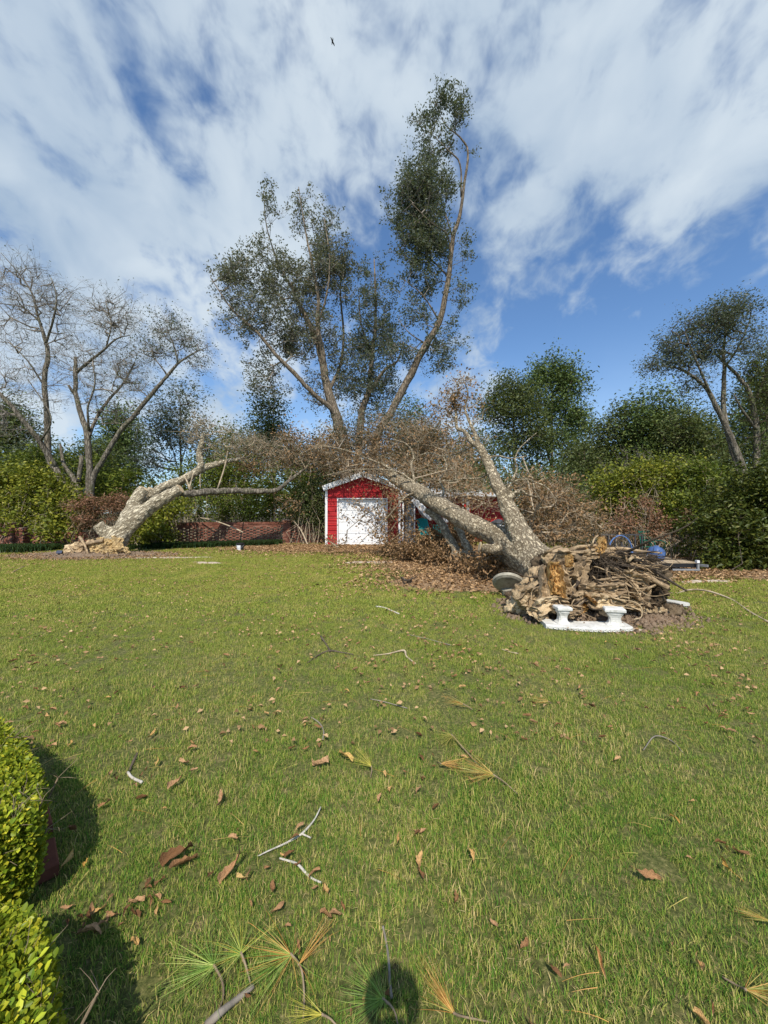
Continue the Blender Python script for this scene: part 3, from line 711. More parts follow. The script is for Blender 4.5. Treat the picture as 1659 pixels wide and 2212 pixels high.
def tree(name, label, cat, limbs, blobs, n_t, bark, twigm, leafm, leaf_n=25, leaf_s=.12, spread=.35, step=.7, rt=.006, per=4, tl=.5, group=None, droop=0.0, flat=.3, curl=.25, limb_k=9, sub=4, width=.5, up=.3, base=None, fold=.25, limb_names=None):
    limbs = [px_path(l) for l in limbs]; limbs = [(P, R*(.82 if name == 'oak_tree' else 1)) for P, R in limbs]
    b = base if base is not None else (limbs[0][0][0][0], limbs[0][0][0][1], 0)
    t = thing(name, label, cat, b, group)
    skp = []; skr = []
    for i, (P, R) in enumerate(limbs):
        Q, q = resample(P, R, sub)
        Q = Q+rng.normal(size=Q.shape)*q[:, None]*.10
        V, Fc = tube(Q, q, limb_k, True, .12, 0, 5.0)
        obj('trunk' if i == 0 else 'limb', V, Fc, bark, t, smooth=True)
        a, b2 = resample(P, R, 8); k0 = int(len(a)*(.35 if i == 0 else .12)); skp.append(a[k0:]); skr.append(b2[k0:])
    skp = np.concatenate(skp)
    T = jitter_targets(blobs, n_t)
    a, b2, ca, cb, tips, first = grow(skp, None, T, step, curl)
    ra = np.minimum(rt*ca**.5, .05); rb = np.minimum(rt*cb**.5, .05); ra = np.where(first, rb*1.15, ra)
    mesh = [segs(a, b2, ra, rb, 4)]
    near_i = np.array([np.argmin(np.linalg.norm(skp[::2]-q, axis=1)) for q in tips]); od = nv(tips-skp[::2][near_i])
    tw, M, E = twigs_at(tips, per, tl, rt*.8, up, .5, od); mesh += tw
    tw2, M2, E2 = twigs_at(E, 2, tl*.42, rt*.5, up, .6); mesh += tw2[:1]; E = np.concatenate([E, M2])
    V, Fs = cat_mesh(mesh); obj('branches', V, Fs, twigm, t, kind='stuff')
    if leaf_n:
        pts = np.concatenate([M, E]); k = int(len(tips)*leaf_n)
        P = pts[rng.integers(0, len(pts), k)]+rng.normal(size=(k, 3))*spread
        V, Fc = leaves(P, leaf_s, flat, droop, width, fold); obj('crown', V, Fc, leafm, t, kind='stuff')
    return t

# ---- tall oaks behind the shed
YC = 22.0
tree('oak_tree', 'broad oak with spreading grey limbs and thin olive crown right behind the shed', 'tree',
     [[(752, 1060, YC, 34), (742, 960, YC, 30), (730, 908, YC, 27), (709, 847, YC, 23), (697, 785, YC, 20), (684, 735, YC, 17), (664, 690, YC, 14), (643, 652, YC, 10), (630, 611, YC, 7)],
      [(700, 800, YC, 13), (697, 764, YC-.3, 14), (686, 702, YC-.5, 12), (688, 648, YC-.6, 9), (676, 578, YC-.6, 6), (659, 495, YC-.5, 4), (645, 404, YC, 2)],
      [(737, 925, YC, 14), (717, 884, YC-.3, 13), (668, 842, YC-.8, 12), (635, 805, YC-1, 11), (593, 764, YC-1.2, 9), (552, 714, YC-1.5, 7), (502, 669, YC-1.5, 4.5), (455, 600, YC-1.5, 2)],
      [(664, 690, YC, 8), (640, 640, YC+.4, 6), (606, 578, YC+.8, 5), (577, 495, YC+1, 3), (569, 412, YC+1, 1.6)],
      [(709, 847, YC, 10), (735, 790, YC+1, 8), (742, 720, YC+1.4, 6), (735, 620, YC+1.4, 4), (745, 560, YC+1.2, 2)],
      [(686, 702, YC-.5, 6), (705, 640, YC-1, 5), (712, 560, YC-1.2, 3.4), (700, 470, YC-1, 2)]],
     [(500, 610, YC-1, 58, 48, 1.0), (545, 690, YC-1, 72, 50, 1.2), (575, 600, YC, 60, 70, .9), (578, 440, YC, 30, 50, .45), (648, 450, YC, 26, 60, .5), (692, 500, YC, 34, 60, .7),
      (700, 590, YC, 62, 70, 1.2), (640, 620, YC, 60, 60, 1.0), (735, 600, YC+.5, 34, 60, .9), (610, 740, YC-.5, 66, 48, 1.0), (575, 815, YC-.5, 40, 42, 1.1), (660, 720, YC, 60, 60, 1.0), (735, 770, YC+1, 36, 55, 1.1), (700, 850, YC+1, 60, 45, .7)],
     640, MAT['bark_std'], MAT['twig_grey'], MAT['leaf_grey'], 46, .145, .10, .8, .0080, 5, .75, up=.8)
tree('oak_tree', 'slender middle oak with dark leafy crown between the broad and the tall one', 'tree',
     [[(772, 1060, YC+1, 24), (779, 909, YC+1, 18), (796, 847, YC+1, 15), (804, 764, YC+1, 11), (812, 681, YC+1, 7), (808, 560, YC+1, 3)],
      [(792, 860, YC+1, 9), (829, 801, YC+.6, 8), (858, 780, YC+.4, 5), (872, 740, YC+.4, 3)],
      [(804, 764, YC+1, 6), (780, 700, YC+1.3, 4.5), (776, 640, YC+1.4, 2.5)]],
     [(806, 600, YC+1, 30, 42, .9), (805, 680, YC+1, 46, 60, 1.1), (790, 760, YC+1, 46, 50, 1.1), (830, 740, YC+1, 40, 50, 1.1), (770, 830, YC+1, 44, 40, 1.3), (820, 830, YC+1, 44, 40, 1.2), (800, 880, YC+1.5, 50, 30, .8)],
     270, MAT['bark_std'], MAT['twig_grey'], MAT['leaf_oak'], 52, .145, .11, .8, .0075, 5, .65, up=.6)
tree('oak_tree', 'tallest leaning oak with its long curved trunk reaching highest into the sky', 'tree',
     [[(800, 1060, YC-1, 26), (812, 950, YC-1, 21), (845, 888, YC-1, 20), (887, 809, YC-1, 19), (920, 743, YC-1, 18), (949, 694, YC-1, 16), (969, 599, YC-1, 13), (978, 516, YC-1, 11.5), (994, 462, YC-1, 9), (1002, 404, YC-1, 7), (1011, 330, YC-1, 5.5), (994, 297, YC-1, 4), (961, 268, YC-1, 2.6), (938, 218, YC-1, 1.4)],
      [(996, 425, YC-1, 5), (994, 355, YC-1.2, 4.4), (969, 326, YC-1.3, 3.2), (944, 301, YC-1.4, 2), (900, 262, YC-1.4, 1)],
      [(972, 545, YC-1, 5), (965, 505, YC-1.4, 4), (930, 480, YC-1.8, 3), (890, 440, YC-2, 2)],
      [(978, 516, YC-1, 4), (955, 440, YC-.5, 3.4), (930, 380, YC-.2, 2.4)],
      [(969, 599, YC-1, 4.6), (930, 560, YC-.4, 3.5), (880, 530, YC, 2)],
      [(949, 694, YC-1, 4.6), (915, 640, YC-1.4, 3.4), (880, 610, YC-1.7, 2)],
      [(920, 743, YC-1, 4), (885, 720, YC-1.3, 2.6), (860, 690, YC-1.4, 1.5)]],
     [(955, 225, YC-1, 26, 28, .9), (920, 262, YC-1, 30, 26, .8), (985, 240, YC-1, 24, 40, .6), (945, 320, YC-1, 32, 38, 1.2), (905, 395, YC-1, 52, 42, 1.3), (895, 460, YC-1, 56, 52, 1.7), (930, 430, YC-1, 48, 60, 1.6), (900, 530, YC-1, 55, 42, 1.5), (940, 520, YC-1, 40, 52, 1.4),
      (905, 610, YC-1, 48, 44, 1.0), (1000, 545, YC-1, 15, 38, .9), (992, 640, YC-1, 20, 36, .8), (1012, 290, YC-1, 12, 40, .4), (905, 690, YC-1, 48, 34, .9), (950, 760, YC-1, 34, 40, .8), (880, 760, YC-1, 40, 30, .9), (975, 700, YC-1, 18, 30, .6)],
     560, MAT['bark_std'], MAT['twig_grey'], MAT['leaf_oak'], 50, .145, .11, .8, .0072, 5, .65, up=.5)

# ---- left standing trees, mostly bare
YL = 19.5
tree('bare_tree', 'nearly bare tree at the left edge with two tall forking limbs', 'tree',
     [[(158, 1110, YL, 17), (153, 1084, YL, 16), (121, 1014, YL, 14), (104, 980, YL, 13), (101, 893, YL, 10), (96, 823, YL, 9.5), (104, 771, YL, 8.5), (97, 730, YL, 7), (83, 688, YL, 5), (69, 633, YL, 3.4), (35, 584, YL, 2), (2, 546, YL, 1.2)],
      [(121, 1014, YL, 11), (87, 955, YL-.5, 11), (45, 903, YL-1, 9), (0, 851, YL-1.4, 7), (-60, 800, YL-1.6, 4)],
      [(98, 745, YL, 5), (115, 690, YL-.6, 4), (122, 640, YL-.8, 2.6), (110, 600, YL-.8, 1.6)],
      [(90, 700, YL, 4), (50, 665, YL+.5, 2.8), (0, 655, YL+.7, 1.6)],
      [(96, 835, YL, 4), (60, 780, YL-.5, 2.6), (20, 740, YL-.6, 1.6)],
      [(87, 955, YL-.5, 5), (110, 900, YL-1, 3), (60, 820, YL-1, 2)]],
     [(60, 620, YL, 62, 52, 1), (110, 660, YL, 50, 60, 1.1), (130, 730, YL, 34, 46, .8), (30, 700, YL, 50, 50, .9), (60, 790, YL, 40, 50, .5), (20, 830, YL-1, 50, 40, .8), (110, 850, YL, 50, 40, .4), (20, 910, YL-1, 50, 30, .8)],
     300, MAT['bark_grey'], MAT['twig_grey'], MAT['leaf_oak'], 1.5, .11, .15, .55, .0095, 4, 1.1, curl=.5, up=.3)
tree('bare_tree', 'three stemmed bare tree with stubs, left centre behind the fallen trunk', 'tree',
     [[(190, 1110, YL, 17), (193, 1077, YL, 16), (194, 1035, YL, 13), (189, 945, YL, 11.5), (177, 903, YL, 10), (165, 858, YL, 9), (163, 806, YL, 8), (163, 771, YL, 6)],
      [(163, 815, YL, 6), (167, 803, YL, 6), (191, 782, YL-.3, 5.5), (222, 758, YL-.6, 4.5), (250, 733, YL-.7, 3), (280, 724, YL-.7, 1.6)],
      [(191, 945, YL, 7), (208, 903, YL+.3, 6.5), (236, 862, YL+.6, 5.5), (267, 827, YL+.7, 4), (291, 783, YL+.8, 3)],
      [(173, 1090, YL, 12), (163, 1042, YL+.2, 10), (139, 1004, YL+.4, 7), (130, 960, YL+.5, 4)],
      [(170, 1040, YL+.2, 9), (177, 985, YL+.3, 8)],
      [(165, 858, YL, 6), (148, 832, YL-.2, 5)],
      [(230, 750, YL-.6, 3.4), (240, 700, YL-.8, 2.6), (228, 650, YL-.9, 1.6)],
      [(192, 930, YL, 5), (190, 880, YL-.5, 4), (205, 830, YL-.7, 3), (200, 780, YL-.7, 2)]],
     [(225, 680, YL-.5, 42, 48, 1), (260, 700, YL-.5, 36, 40, 1), (200, 780, YL, 50, 45, .8), (270, 800, YL, 40, 45, .9), (220, 850, YL, 50, 45, .8), (140, 800, YL, 36, 50, .5), (250, 900, YL, 40, 30, .4)],
     290, MAT['bark_grey'], MAT['twig_grey'], MAT['leaf_oak'], 5, .10, .15, .55, .009, 4, .95, curl=.5, up=.3)
tree('leaning_tree', 'long thin stem leaning right across the sky with wilted leaves at its end', 'tree',
     [[(195, 1100, YL-.5, 12), (201, 1035, YL-.5, 11), (226, 987, YL-.5, 10), (257, 935, YL-.5, 9.5), (292, 896, YL-.5, 9), (330, 848, YL-.5, 8), (361, 813, YL-.5, 6.5), (385, 785, YL-.5, 5), (417, 764, YL-.5, 3), (448, 750, YL-.5, 1.4)],
      [(362, 812, YL-.5, 4), (350, 795, YL-.7, 3), (330, 770, YL-.8, 1.6)],
      [(385, 785, YL-.5, 4), (375, 745, YL-.6, 3), (360, 710, YL-.7, 1.6)],
      [(290, 898, YL-.5, 6), (301, 892, YL-.5, 5)]],
     [(405, 742, YL-.5, 52, 30, .7), (360, 715, YL-.5, 42, 32, .7), (325, 765, YL-.5, 40, 26, .8), (420, 780, YL-.5, 26, 18, .5), (300, 850, YL-.5, 30, 40, .4)],
     150, MAT['bark_grey'], MAT['twig_grey'], MAT['leaf_oak'], 14, .11, .14, .55, .0075, 6, .7, curl=.5)

# ---- right hand trees
YR = 17.0
tree('pecan_tree', 'tall airy green tree with bare grey stems above the right hand shrubs', 'tree',
     [[(1612, 1080, YR, 20), (1606, 1022, YR, 15), (1584, 958, YR, 12), (1558, 903, YR, 10), (1536, 855, YR, 8.5), (1513, 826, YR, 6.5), (1468, 797, YR, 4), (1420, 790, YR, 2)],
      [(1600, 1060, YR, 14), (1597, 1022, YR+.5, 12), (1578, 958, YR+.6, 10), (1563, 877, YR+.8, 9), (1565, 797, YR+.8, 7), (1563, 748, YR+.8, 5), (1575, 690, YR+.8, 3)],
      [(1536, 855, YR, 5), (1500, 770, YR-.5, 3.5), (1480, 720, YR-.6, 2)],
      [(1565, 797, YR+.8, 4), (1600, 740, YR, 3), (1620, 690, YR, 2)]],
     [(1590, 680, YR, 46, 26, 1), (1540, 700, YR, 44, 30, 1), (1490, 715, YR, 34, 24, .8), (1455, 750, YR, 36, 26, .9), (1415, 795, YR, 36, 18, 1), (1470, 785, YR, 40, 22, 1), (1530, 760, YR, 48, 34, 1), (1600, 740, YR, 44, 34, .9), (1510, 820, YR, 36, 22, .7), (1560, 690, YR, 60, 40, .5)],
     330, MAT['bark_grey'], MAT['bark_dark'], MAT['leaf_oak'], 46, .10, .17, .7, .0062, 5, .5, up=.4)
tree('pecan_tree', 'pale stemmed tree at the right edge beside the tall airy one', 'tree',
     [[(1636, 1070, YR+1, 16), (1633, 1010, YR+1, 13), (1636, 942, YR+1, 11), (1626, 877, YR+1, 9.5), (1616, 842, YR+1, 8), (1592, 810, YR+1, 6.5), (1568, 787, YR+1, 5), (1542, 761, YR+1, 3)],
      [(1626, 877, YR+1, 6), (1650, 820, YR+1.3, 4.5), (1665, 760, YR+1.4, 3)],
      [(1634, 930, YR+1, 5), (1600, 880, YR+.6, 4), (1585, 850, YR+.6, 2.4)]],
     [(1640, 790, YR+1, 40, 36, 1), (1610, 840, YR+1, 44, 34, .7), (1650, 880, YR+1, 40, 44, .9), (1690, 820, YR+1, 50, 70, 1), (1580, 880, YR+1, 40, 24, .5), (1640, 960, YR+1, 40, 30, .6)],
     210, MAT['bark_grey'], MAT['bark_dark'], MAT['leaf_oak_dark'], 44, .11, .2, .7, .0062, 5, .5)
def bgtree(u, y, vb, vt, ru, leafm, n_t=120, ln=55, ls=.2, name='background_tree', label='', brk='bark_dark', blobs=None, spread=.4, group=None, lean=0, flat=.3):
    h = vb-vt
    bl = blobs or [(u+lean, vt+h*.18, y, ru*.5, h*.16, 1), (u+lean-ru*.4, vt+h*.38, y, ru*.6, h*.2, 1), (u+ru*.45, vt+h*.42, y, ru*.6, h*.2, 1), (u-ru*.2, vt+h*.6, y, ru*.8, h*.18, .8), (u+ru*.3, vt+h*.72, y, ru*.75, h*.16, .7)]
    v0 = 1106+H*F/y
    return tree(name, label, 'tree', [[(u, v0, y, ru*.14), (u+2, vb, y, ru*.12), (u+lean*.5, (vt+vb)/2, y, ru*.08), (u+lean, vt+h*.1, y, ru*.03)],
                [(u+2, vb-h*.2, y, ru*.07), (u-ru*.4, vt+h*.5, y, ru*.04)], [(u, vb-h*.35, y, ru*.06), (u+ru*.4, vt+h*.4, y, ru*.03)]], bl, n_t, MAT[brk], MAT['bark_dark'], leafm, ln, ls, spread, 1.5, .012, 3, .8, group, limb_k=6, sub=3, flat=flat)
bgtree(1192, 34, 1080, 768, 62, MAT['leaf_pine'], 230, 70, .24, 'pine_tree', 'tallest dark green pine right of centre above the brush', blobs=[(1190, 800, 34, 38, 22, 1.3), (1225, 830, 34, 42, 24, 1.1), (1150, 850, 34, 40, 26, 1), (1200, 880, 34, 46, 28, 1), (1240, 900, 34, 30, 36, .7), (1190, 950, 34, 50, 30, .6), (1240, 980, 34, 36, 34, .5)])
bgtree(1110, 30, 1080, 810, 50, MAT['leaf_oak_dark'], 200, 70, .21, 'background_tree', 'rounded dark tree left of the tallest pine', blobs=[(1100, 850, 30, 38, 26, 1.2), (1080, 890, 30, 34, 34, 1), (1130, 890, 30, 40, 36, 1.1), (1150, 940, 30, 44, 36, .9), (1090, 960, 30, 40, 40, .8)])
bgtree(1245, 38, 1080, 880, 34, MAT['leaf_pine'], 80, 60, .26, 'pine_tree', 'thin pine with exposed dark trunk right of the tallest pine')
bgtree(885, 34, 1080, 845, 30, MAT['leaf_pine'], 80, 70, .24, 'pine_tree', 'small bright green pine top showing right of the leaning oak')
bgtree(1350, 28, 1080, 862, 62, MAT['leaf_oak_dark'], 170, 62, .22, 'background_tree', 'sloping dark green tree at the left end of the right hand tree line')
bgtree(1425, 26, 1080, 835, 62, MAT['leaf_pine'], 190, 66, .22, 'background_tree', 'dense dark tree right under the tall airy tree')
bgtree(1490, 24, 1080, 880, 60, MAT['leaf_oak_dark'], 150, 60, .2, 'background_tree', 'dark olive tree behind the green mound of shrubs')
bgtree(1560, 27, 1080, 900, 60, MAT['leaf_oak_dark'], 130, 55, .22, 'background_tree', 'shaded tree behind the pale grey stems at right')
bgtree(1655, 26, 1080, 790, 56, MAT['leaf_pine'], 170, 60, .22, 'pine_tree', 'dark pine cut off by the right edge of the picture')
bgtree(1300, 30, 1090, 960, 50, MAT['leaf_oak_dark'], 90, 60, .22, 'background_tree', 'low dark tree in the gap right of the pines')
bgtree(1160, 31, 1092, 965, 50, MAT['leaf_pine'], 70, 60, .22, 'pine_tree', 'lower green pine filling the line below the tallest pine')
bgtree(1262, 27, 1095, 960, 50, MAT['leaf_oak_dark'], 100, 60, .2, 'background_tree', 'small tree closing the gap between the pines and the right hand trees')
bgtree(30, 30, 1080, 850, 44, MAT['leaf_oak_dark'], 130, 70, .22, 'background_tree', 'rounded dark tree low behind the bare limbs at the left edge')
bgtree(258, 32, 1080, 880, 46, MAT['leaf_pine'], 160, 70, .24, 'pine_tree', 'layered blue green pine behind the three stemmed tree')
bgtree(205, 27, 1090, 960, 50, MAT['leaf_oak_dark'], 120, 60, .2, 'background_tree', 'low dark tree behind the base of the three stemmed tree')
bgtree(390, 24, 1090, 850, 42, MAT['leaf_oak'], 130, 50, .16, 'background_tree', 'loose olive tree standing behind the fallen trunk', blobs=[(395, 850, 24, 26, 26, .6), (380, 890, 24, 40, 22, .9), (350, 930, 24, 34, 26, 1), (400, 950, 24, 44, 30, 1), (330, 990, 24, 40, 30, 1)])
bgtree(480, 26, 1090, 930, 60, MAT['leaf_bush'], 110, 55, .19, 'background_tree', 'green tree filling the gap left of the broad oak')
bgtree(590, 25, 1090, 860, 48, MAT['leaf_oak_dark'], 170, 60, .18, 'background_tree', 'vine wrapped dark tree just left of the broad oak', blobs=[(585, 880, 25, 24, 28, 1), (590, 930, 25, 40, 30, 1.1), (560, 970, 25, 50, 30, 1), (620, 990, 25, 50, 30, 1)])
bgtree(90, 25, 1095, 960, 62, MAT['leaf_oak'], 100, 60, .2, 'background_tree', 'low olive tree behind the vines at left')
bgtree(1020, 26, 1095, 930, 56, MAT['leaf_oak_dark'], 120, 55, .2, 'background_tree', 'dark tree behind the broken upright limb')
bgtree(700, 27, 1095, 960, 60, MAT['leaf_oak_dark'], 90, 50, .2, 'background_tree', 'dull tree directly behind the shed roof')
bgtree(930, 28, 1095, 930, 50, MAT['leaf_oak_dark'], 80, 50, .2, 'background_tree', 'dull tree behind the brown crown right of the shed')

# ------------------------------------------------------------------ shrubs
def shrub(name, label, blobs, n, leafm, ls, twigm=None, stems=40, clump=.16, nc=None, cat='shrub', flat=.3, droop=0, width=.5, group=None, rstem=.012):
    ys = [b[2] for b in blobs]; xs = [W(b[0], 0, b[2])[0] for b in blobs]
    t = thing(name, label, cat, (np.mean(xs), np.mean(ys), 0), group)
    C = jitter_targets(blobs, nc or max(30, n//45)); C = C[C[:, 2] > .05]
    P = C[rng.integers(0, len(C), n)]+rng.normal(size=(n, 3))*clump; P = P[P[:, 2] > .02]
    V, Fc = leaves(P, ls, flat, droop, width); obj('foliage', V, Fc, leafm, t, kind='stuff')
    if stems:
        T = C[rng.integers(0, len(C), stems)]; B = T.copy(); B[:, 2] = 0; B[:, :2] += rng.normal(size=(stems, 2))*.25
        M1 = B*.6+T*.4+rng.normal(size=B.shape)*.15; M2 = B*.25+T*.75+rng.normal(size=B.shape)*.18
        r = np.full(stems, rstem); mesh = [segs(B, M1, r*1.3, r, 4), segs(M1, M2, r, r*.7, 4), segs(M2, T, r*.7, r*.3, 4)]
        tw, _, _ = twigs_at(np.concatenate([M2, T]), 3, .5, rstem*.4, .3, .8); mesh += tw
        V, Fs = cat_mesh(mesh); obj('stems', V, Fs, twigm or MAT['twig_pale'], t, kind='stuff')
    return t
shrub('vine_thicket', 'yellow green vine thicket sprawling over the wall at the left edge', [(20, 1050, 18, 60, 50, 1), (90, 1060, 18, 60, 50, 1), (140, 1100, 17.6, 50, 40, 1), (40, 1110, 17.4, 60, 34, 1.2), (120, 1135, 17, 50, 24, .8), (-60, 1060, 18, 70, 60, .8), (175, 1130, 17.5, 40, 26, .6), (100, 1150, 15.9, 30, 14, .4), (10, 1130, 15.7, 26, 26, .5), (150, 1155, 16, 30, 14, .4)], 20000, MAT['leaf_vine'], .15, stems=150, clump=.2, width=.65)
shrub('shrub', 'dark green undergrowth behind the left hand vines', [(60, 1010, 21, 90, 50, 1), (170, 1030, 21, 80, 50, 1), (250, 1050, 21, 70, 50, 1)], 9000, MAT['leaf_bush'], .18, stems=60, clump=.25)
shrub('dead_brush', 'reddish brown dead brush left of the fallen pale trunk', [(215, 1095, 17, 62, 22, 1), (190, 1125, 16.6, 50, 18, .8), (265, 1085, 17, 30, 20, .8)], 4200, MAT['leaf_pinkdead'], .11, MAT['twig_brown'], 60, .14)
shrub('shrub', 'green shrubs over the wall between the pale trunk and the pierced brickwork', [(320, 1120, 17, 40, 40, 1.1), (345, 1150, 16.7, 36, 30, 1), (300, 1160, 16, 34, 20, .8), (375, 1100, 17.4, 36, 26, .8)], 6500, MAT['leaf_vine'], .13, stems=50, clump=.16, width=.65)
shrub('shrub', 'dense bright green shrubs standing behind the pierced brick wall', [(430, 1040, 20, 60, 50, 1), (500, 1020, 20.5, 60, 50, 1), (570, 1050, 20, 60, 50, 1), (640, 1060, 20.4, 50, 50, 1), (450, 1100, 19.8, 90, 30, 1), (560, 1100, 19.8, 90, 30, 1), (660, 1110, 20, 46, 40, 1.2)], 22000, MAT['leaf_bush'], .13, stems=200, clump=.2, width=.6)
shrub('shrub', 'dark leafy shrub pressed against the left side of the red shed', [(672, 1070, 18.6, 30, 40, 1), (655, 1110, 18.8, 34, 26, 1), (685, 1115, 18.6, 18, 30, 1)], 4500, MAT['leaf_oak_dark'], .14, stems=30, clump=.14)
shrub('shrub', 'large yellow green vine covered mound left of the magnolia', [(1340, 1060, 15, 60, 50, 1), (1400, 1040, 15, 66, 46, 1.2), (1460, 1050, 15, 56, 56, 1), (1380, 1110, 15, 80, 40, 1), (1300, 1100, 16, 50, 44, 1), (1470, 1120, 14, 50, 44, 1)], 21000, MAT['leaf_vine'], .12, stems=120, clump=.17, width=.6)
shrub('shrub', 'shaded green shrub between the yellow mound and the magnolia', [(1520, 1050, 14, 50, 50, 1), (1570, 1060, 14, 50, 44, 1), (1500, 1110, 13, 40, 44, 1)], 9000, MAT['leaf_bush'], .13, stems=50, clump=.17)
shrub('dead_brush', 'reddish dead branches lying over the green mound behind the trailer', [(1395, 1100, 13.2, 46, 26, 1), (1450, 1120, 12.6, 50, 34, .7), (1350, 1140, 12.6, 50, 34, .8), (1400, 1150, 12.6, 60, 24, .5)], 2600, MAT['leaf_pinkdead'], .10, MAT['twig_pale'], 60, .12)
shrub('magnolia_shrub', 'huge dark glossy magnolia shrub filling the right edge', [(1600, 1090, 11.2, 80, 70, 1), (1660, 1080, 11, 90, 90, 1), (1560, 1150, 10.8, 70, 66, 1), (1630, 1180, 10.4, 90, 66, 1.2), (1570, 1215, 10.2, 60, 28, 1), (1720, 1120, 11, 90, 110, .8), (1660, 1050, 11, 60, 50, .8)], 26000, MAT['leaf_magnolia'], .13, MAT['bark_dark'], 60, .13, width=.45)
shrub('shrub', 'sparse bare twigged shrub above the yellow green mound', [(1370, 1000, 17, 60, 26, 1), (1440, 1010, 17, 50, 20, 1)], 1300, MAT['leaf_bush'], .11, MAT['twig_grey'], 90, .3)
shrub('shrub', 'dark hedge line behind the porch right of the shed', [(1000, 1060, 23, 90, 50, 1), (1120, 1060, 22, 70, 50, 1), (1220, 1070, 21, 70, 50, 1), (1260, 1100, 18, 60, 44, 1)], 16000, MAT['leaf_oak_dark'], .17, stems=60, clump=.25)
shrub('shrub', 'dull undergrowth behind the roof of the shed', [(700, 1010, 27, 120, 60, 1), (880, 1010, 27, 120, 60, 1)], 9000, MAT['leaf_oak_dark'], .22, stems=60, clump=.35)
# far wood closing the horizon
def far_wood():
    P = []
    for i in range(60):
        u = -500+i*45+rng.uniform(-15, 15); P.append((u, 1075+rng.uniform(-8, 8), 48+rng.uniform(-6, 6), 40, 34+rng.uniform(-8, 14), 1))
    C = jitter_targets(P, 1600); n = 26000; Q = C[rng.integers(0, len(C), n)]+rng.normal(size=(n, 3))*.6
    V, Fc = leaves(Q, .6); o = obj('distant_wood', V, Fc, MAT['leaf_oak_dark']); tag(o, 'far dark line of woods closing the horizon', 'wood', kind='stuff')
far_wood()

# strap leaved border at the foot of the wall
def border(label, A, B, n, hh, w):
    s = rng.uniform(0, 1, n); b = np.array(A)[None]*(1-s[:, None])+np.array(B)[None]*s[:, None]; b = np.concatenate([b+rng.normal(size=(n, 2))*w*np.array([.5, 1]), np.zeros((n, 1))], 1)
    d = rng.uniform(0, 6.28, n); L = rng.uniform(.5, 1.1, n)*hh; dv = np.stack([np.cos(d), np.sin(d), np.zeros(n)], 1); sv = np.stack([-np.sin(d), np.cos(d), np.zeros(n)], 1); U = np.array([0, 0, 1.])
    m = b+dv*(L*.3)[:, None]+U*(L*.75)[:, None]; t = b+dv*(L*.9)[:, None]+U*(L*.55)[:, None]; ww = .012
    V = np.stack([b-sv*ww, b+sv*ww, m+sv*ww, m-sv*ww, t], 1).reshape(-1, 3); i = (np.arange(n)*5)[:, None]
    o = obj('border_grass', V, [i+np.array([[0, 1, 2, 3]]), i+np.array([[3, 2, 4]])], MAT['liriope']); tag(o, label, 'ground cover', kind='stuff')
border('dark strap leaved border along the foot of the pierced wall', (W(300, 0, 16.2)[0], 16.0), (W(600, 0, 18.2)[0], 18.1), 12000, .30, .28)
border('dark strap leaved border at the left edge below the brick pier', (-17.5, 14.9), (W(105, 0, 15.3)[0], 15.3), 9000, .34, .35)

# ------------------------------------------------------------------ fallen trees
def remesh_body(name, tubes, mat, parent, voxel=.035, disp=.03, dscale=.12, smooth_it=4, label=None):
    m = MB()
    for (P, R) in tubes:
        V, Fc = tube(P, R, 14, True, .10, 5, 2.5); m.add(V, Fc)
    o = m.build(name, mat, parent, smooth=True, label=label)
    r = o.modifiers.new('remesh', 'REMESH'); r.mode = 'VOXEL'; r.voxel_size = voxel; r.use_smooth_shade = True
    s = o.modifiers.new('smooth', 'SMOOTH'); s.iterations = smooth_it; s.factor = .5
    for (sc_, st_) in ((dscale, disp), (dscale*4, disp*1.6)):
        tx = bpy.data.textures.new('lumps', 'CLOUDS'); tx.noise_scale = sc_; tx.noise_depth = 2
        d = o.modifiers.new('lumps', 'DISPLACE'); d.texture = tx; d.strength = st_; d.mid_level = .5; d.texture_coords = 'LOCAL'
    return o
def sprays(parent, skp, blobs, n_t, leafm, twigm, leaf_n, ls, rt=.006, per=4, tl=.5, step=.5, spread=.12, droop=.5, curl=.45, up=-.1, nb='branches', nl='dead_leaves'):
    T = jitter_targets(blobs, n_t); T = T[T[:, 2] > .05]
    a, b, ca, cb, tips, first = grow(skp, None, T, step, curl)
    ra = np.minimum(rt*ca**.5, .02); rb = np.minimum(rt*cb**.5, .02); ra = np.where(first, rb*1.2, ra)
    mesh = [segs(a, b, ra, rb, 4)]; tw, M, E = twigs_at(tips, per, tl, rt*.7, up, .7); mesh += tw
    V, Fs = cat_mesh(mesh); obj(nb, V, Fs, twigm, parent, kind='stuff')
    if leaf_n:
        pts = np.concatenate([M, E]); k = int(len(tips)*leaf_n); P = pts[rng.integers(0, len(pts), k)]+rng.normal(size=(k, 3))*spread; P = P[P[:, 2] > .02]
        V, Fc = leaves(P, ls, .2, droop, .5, .5); obj(nl, V, Fc, leafm, parent, kind='stuff')

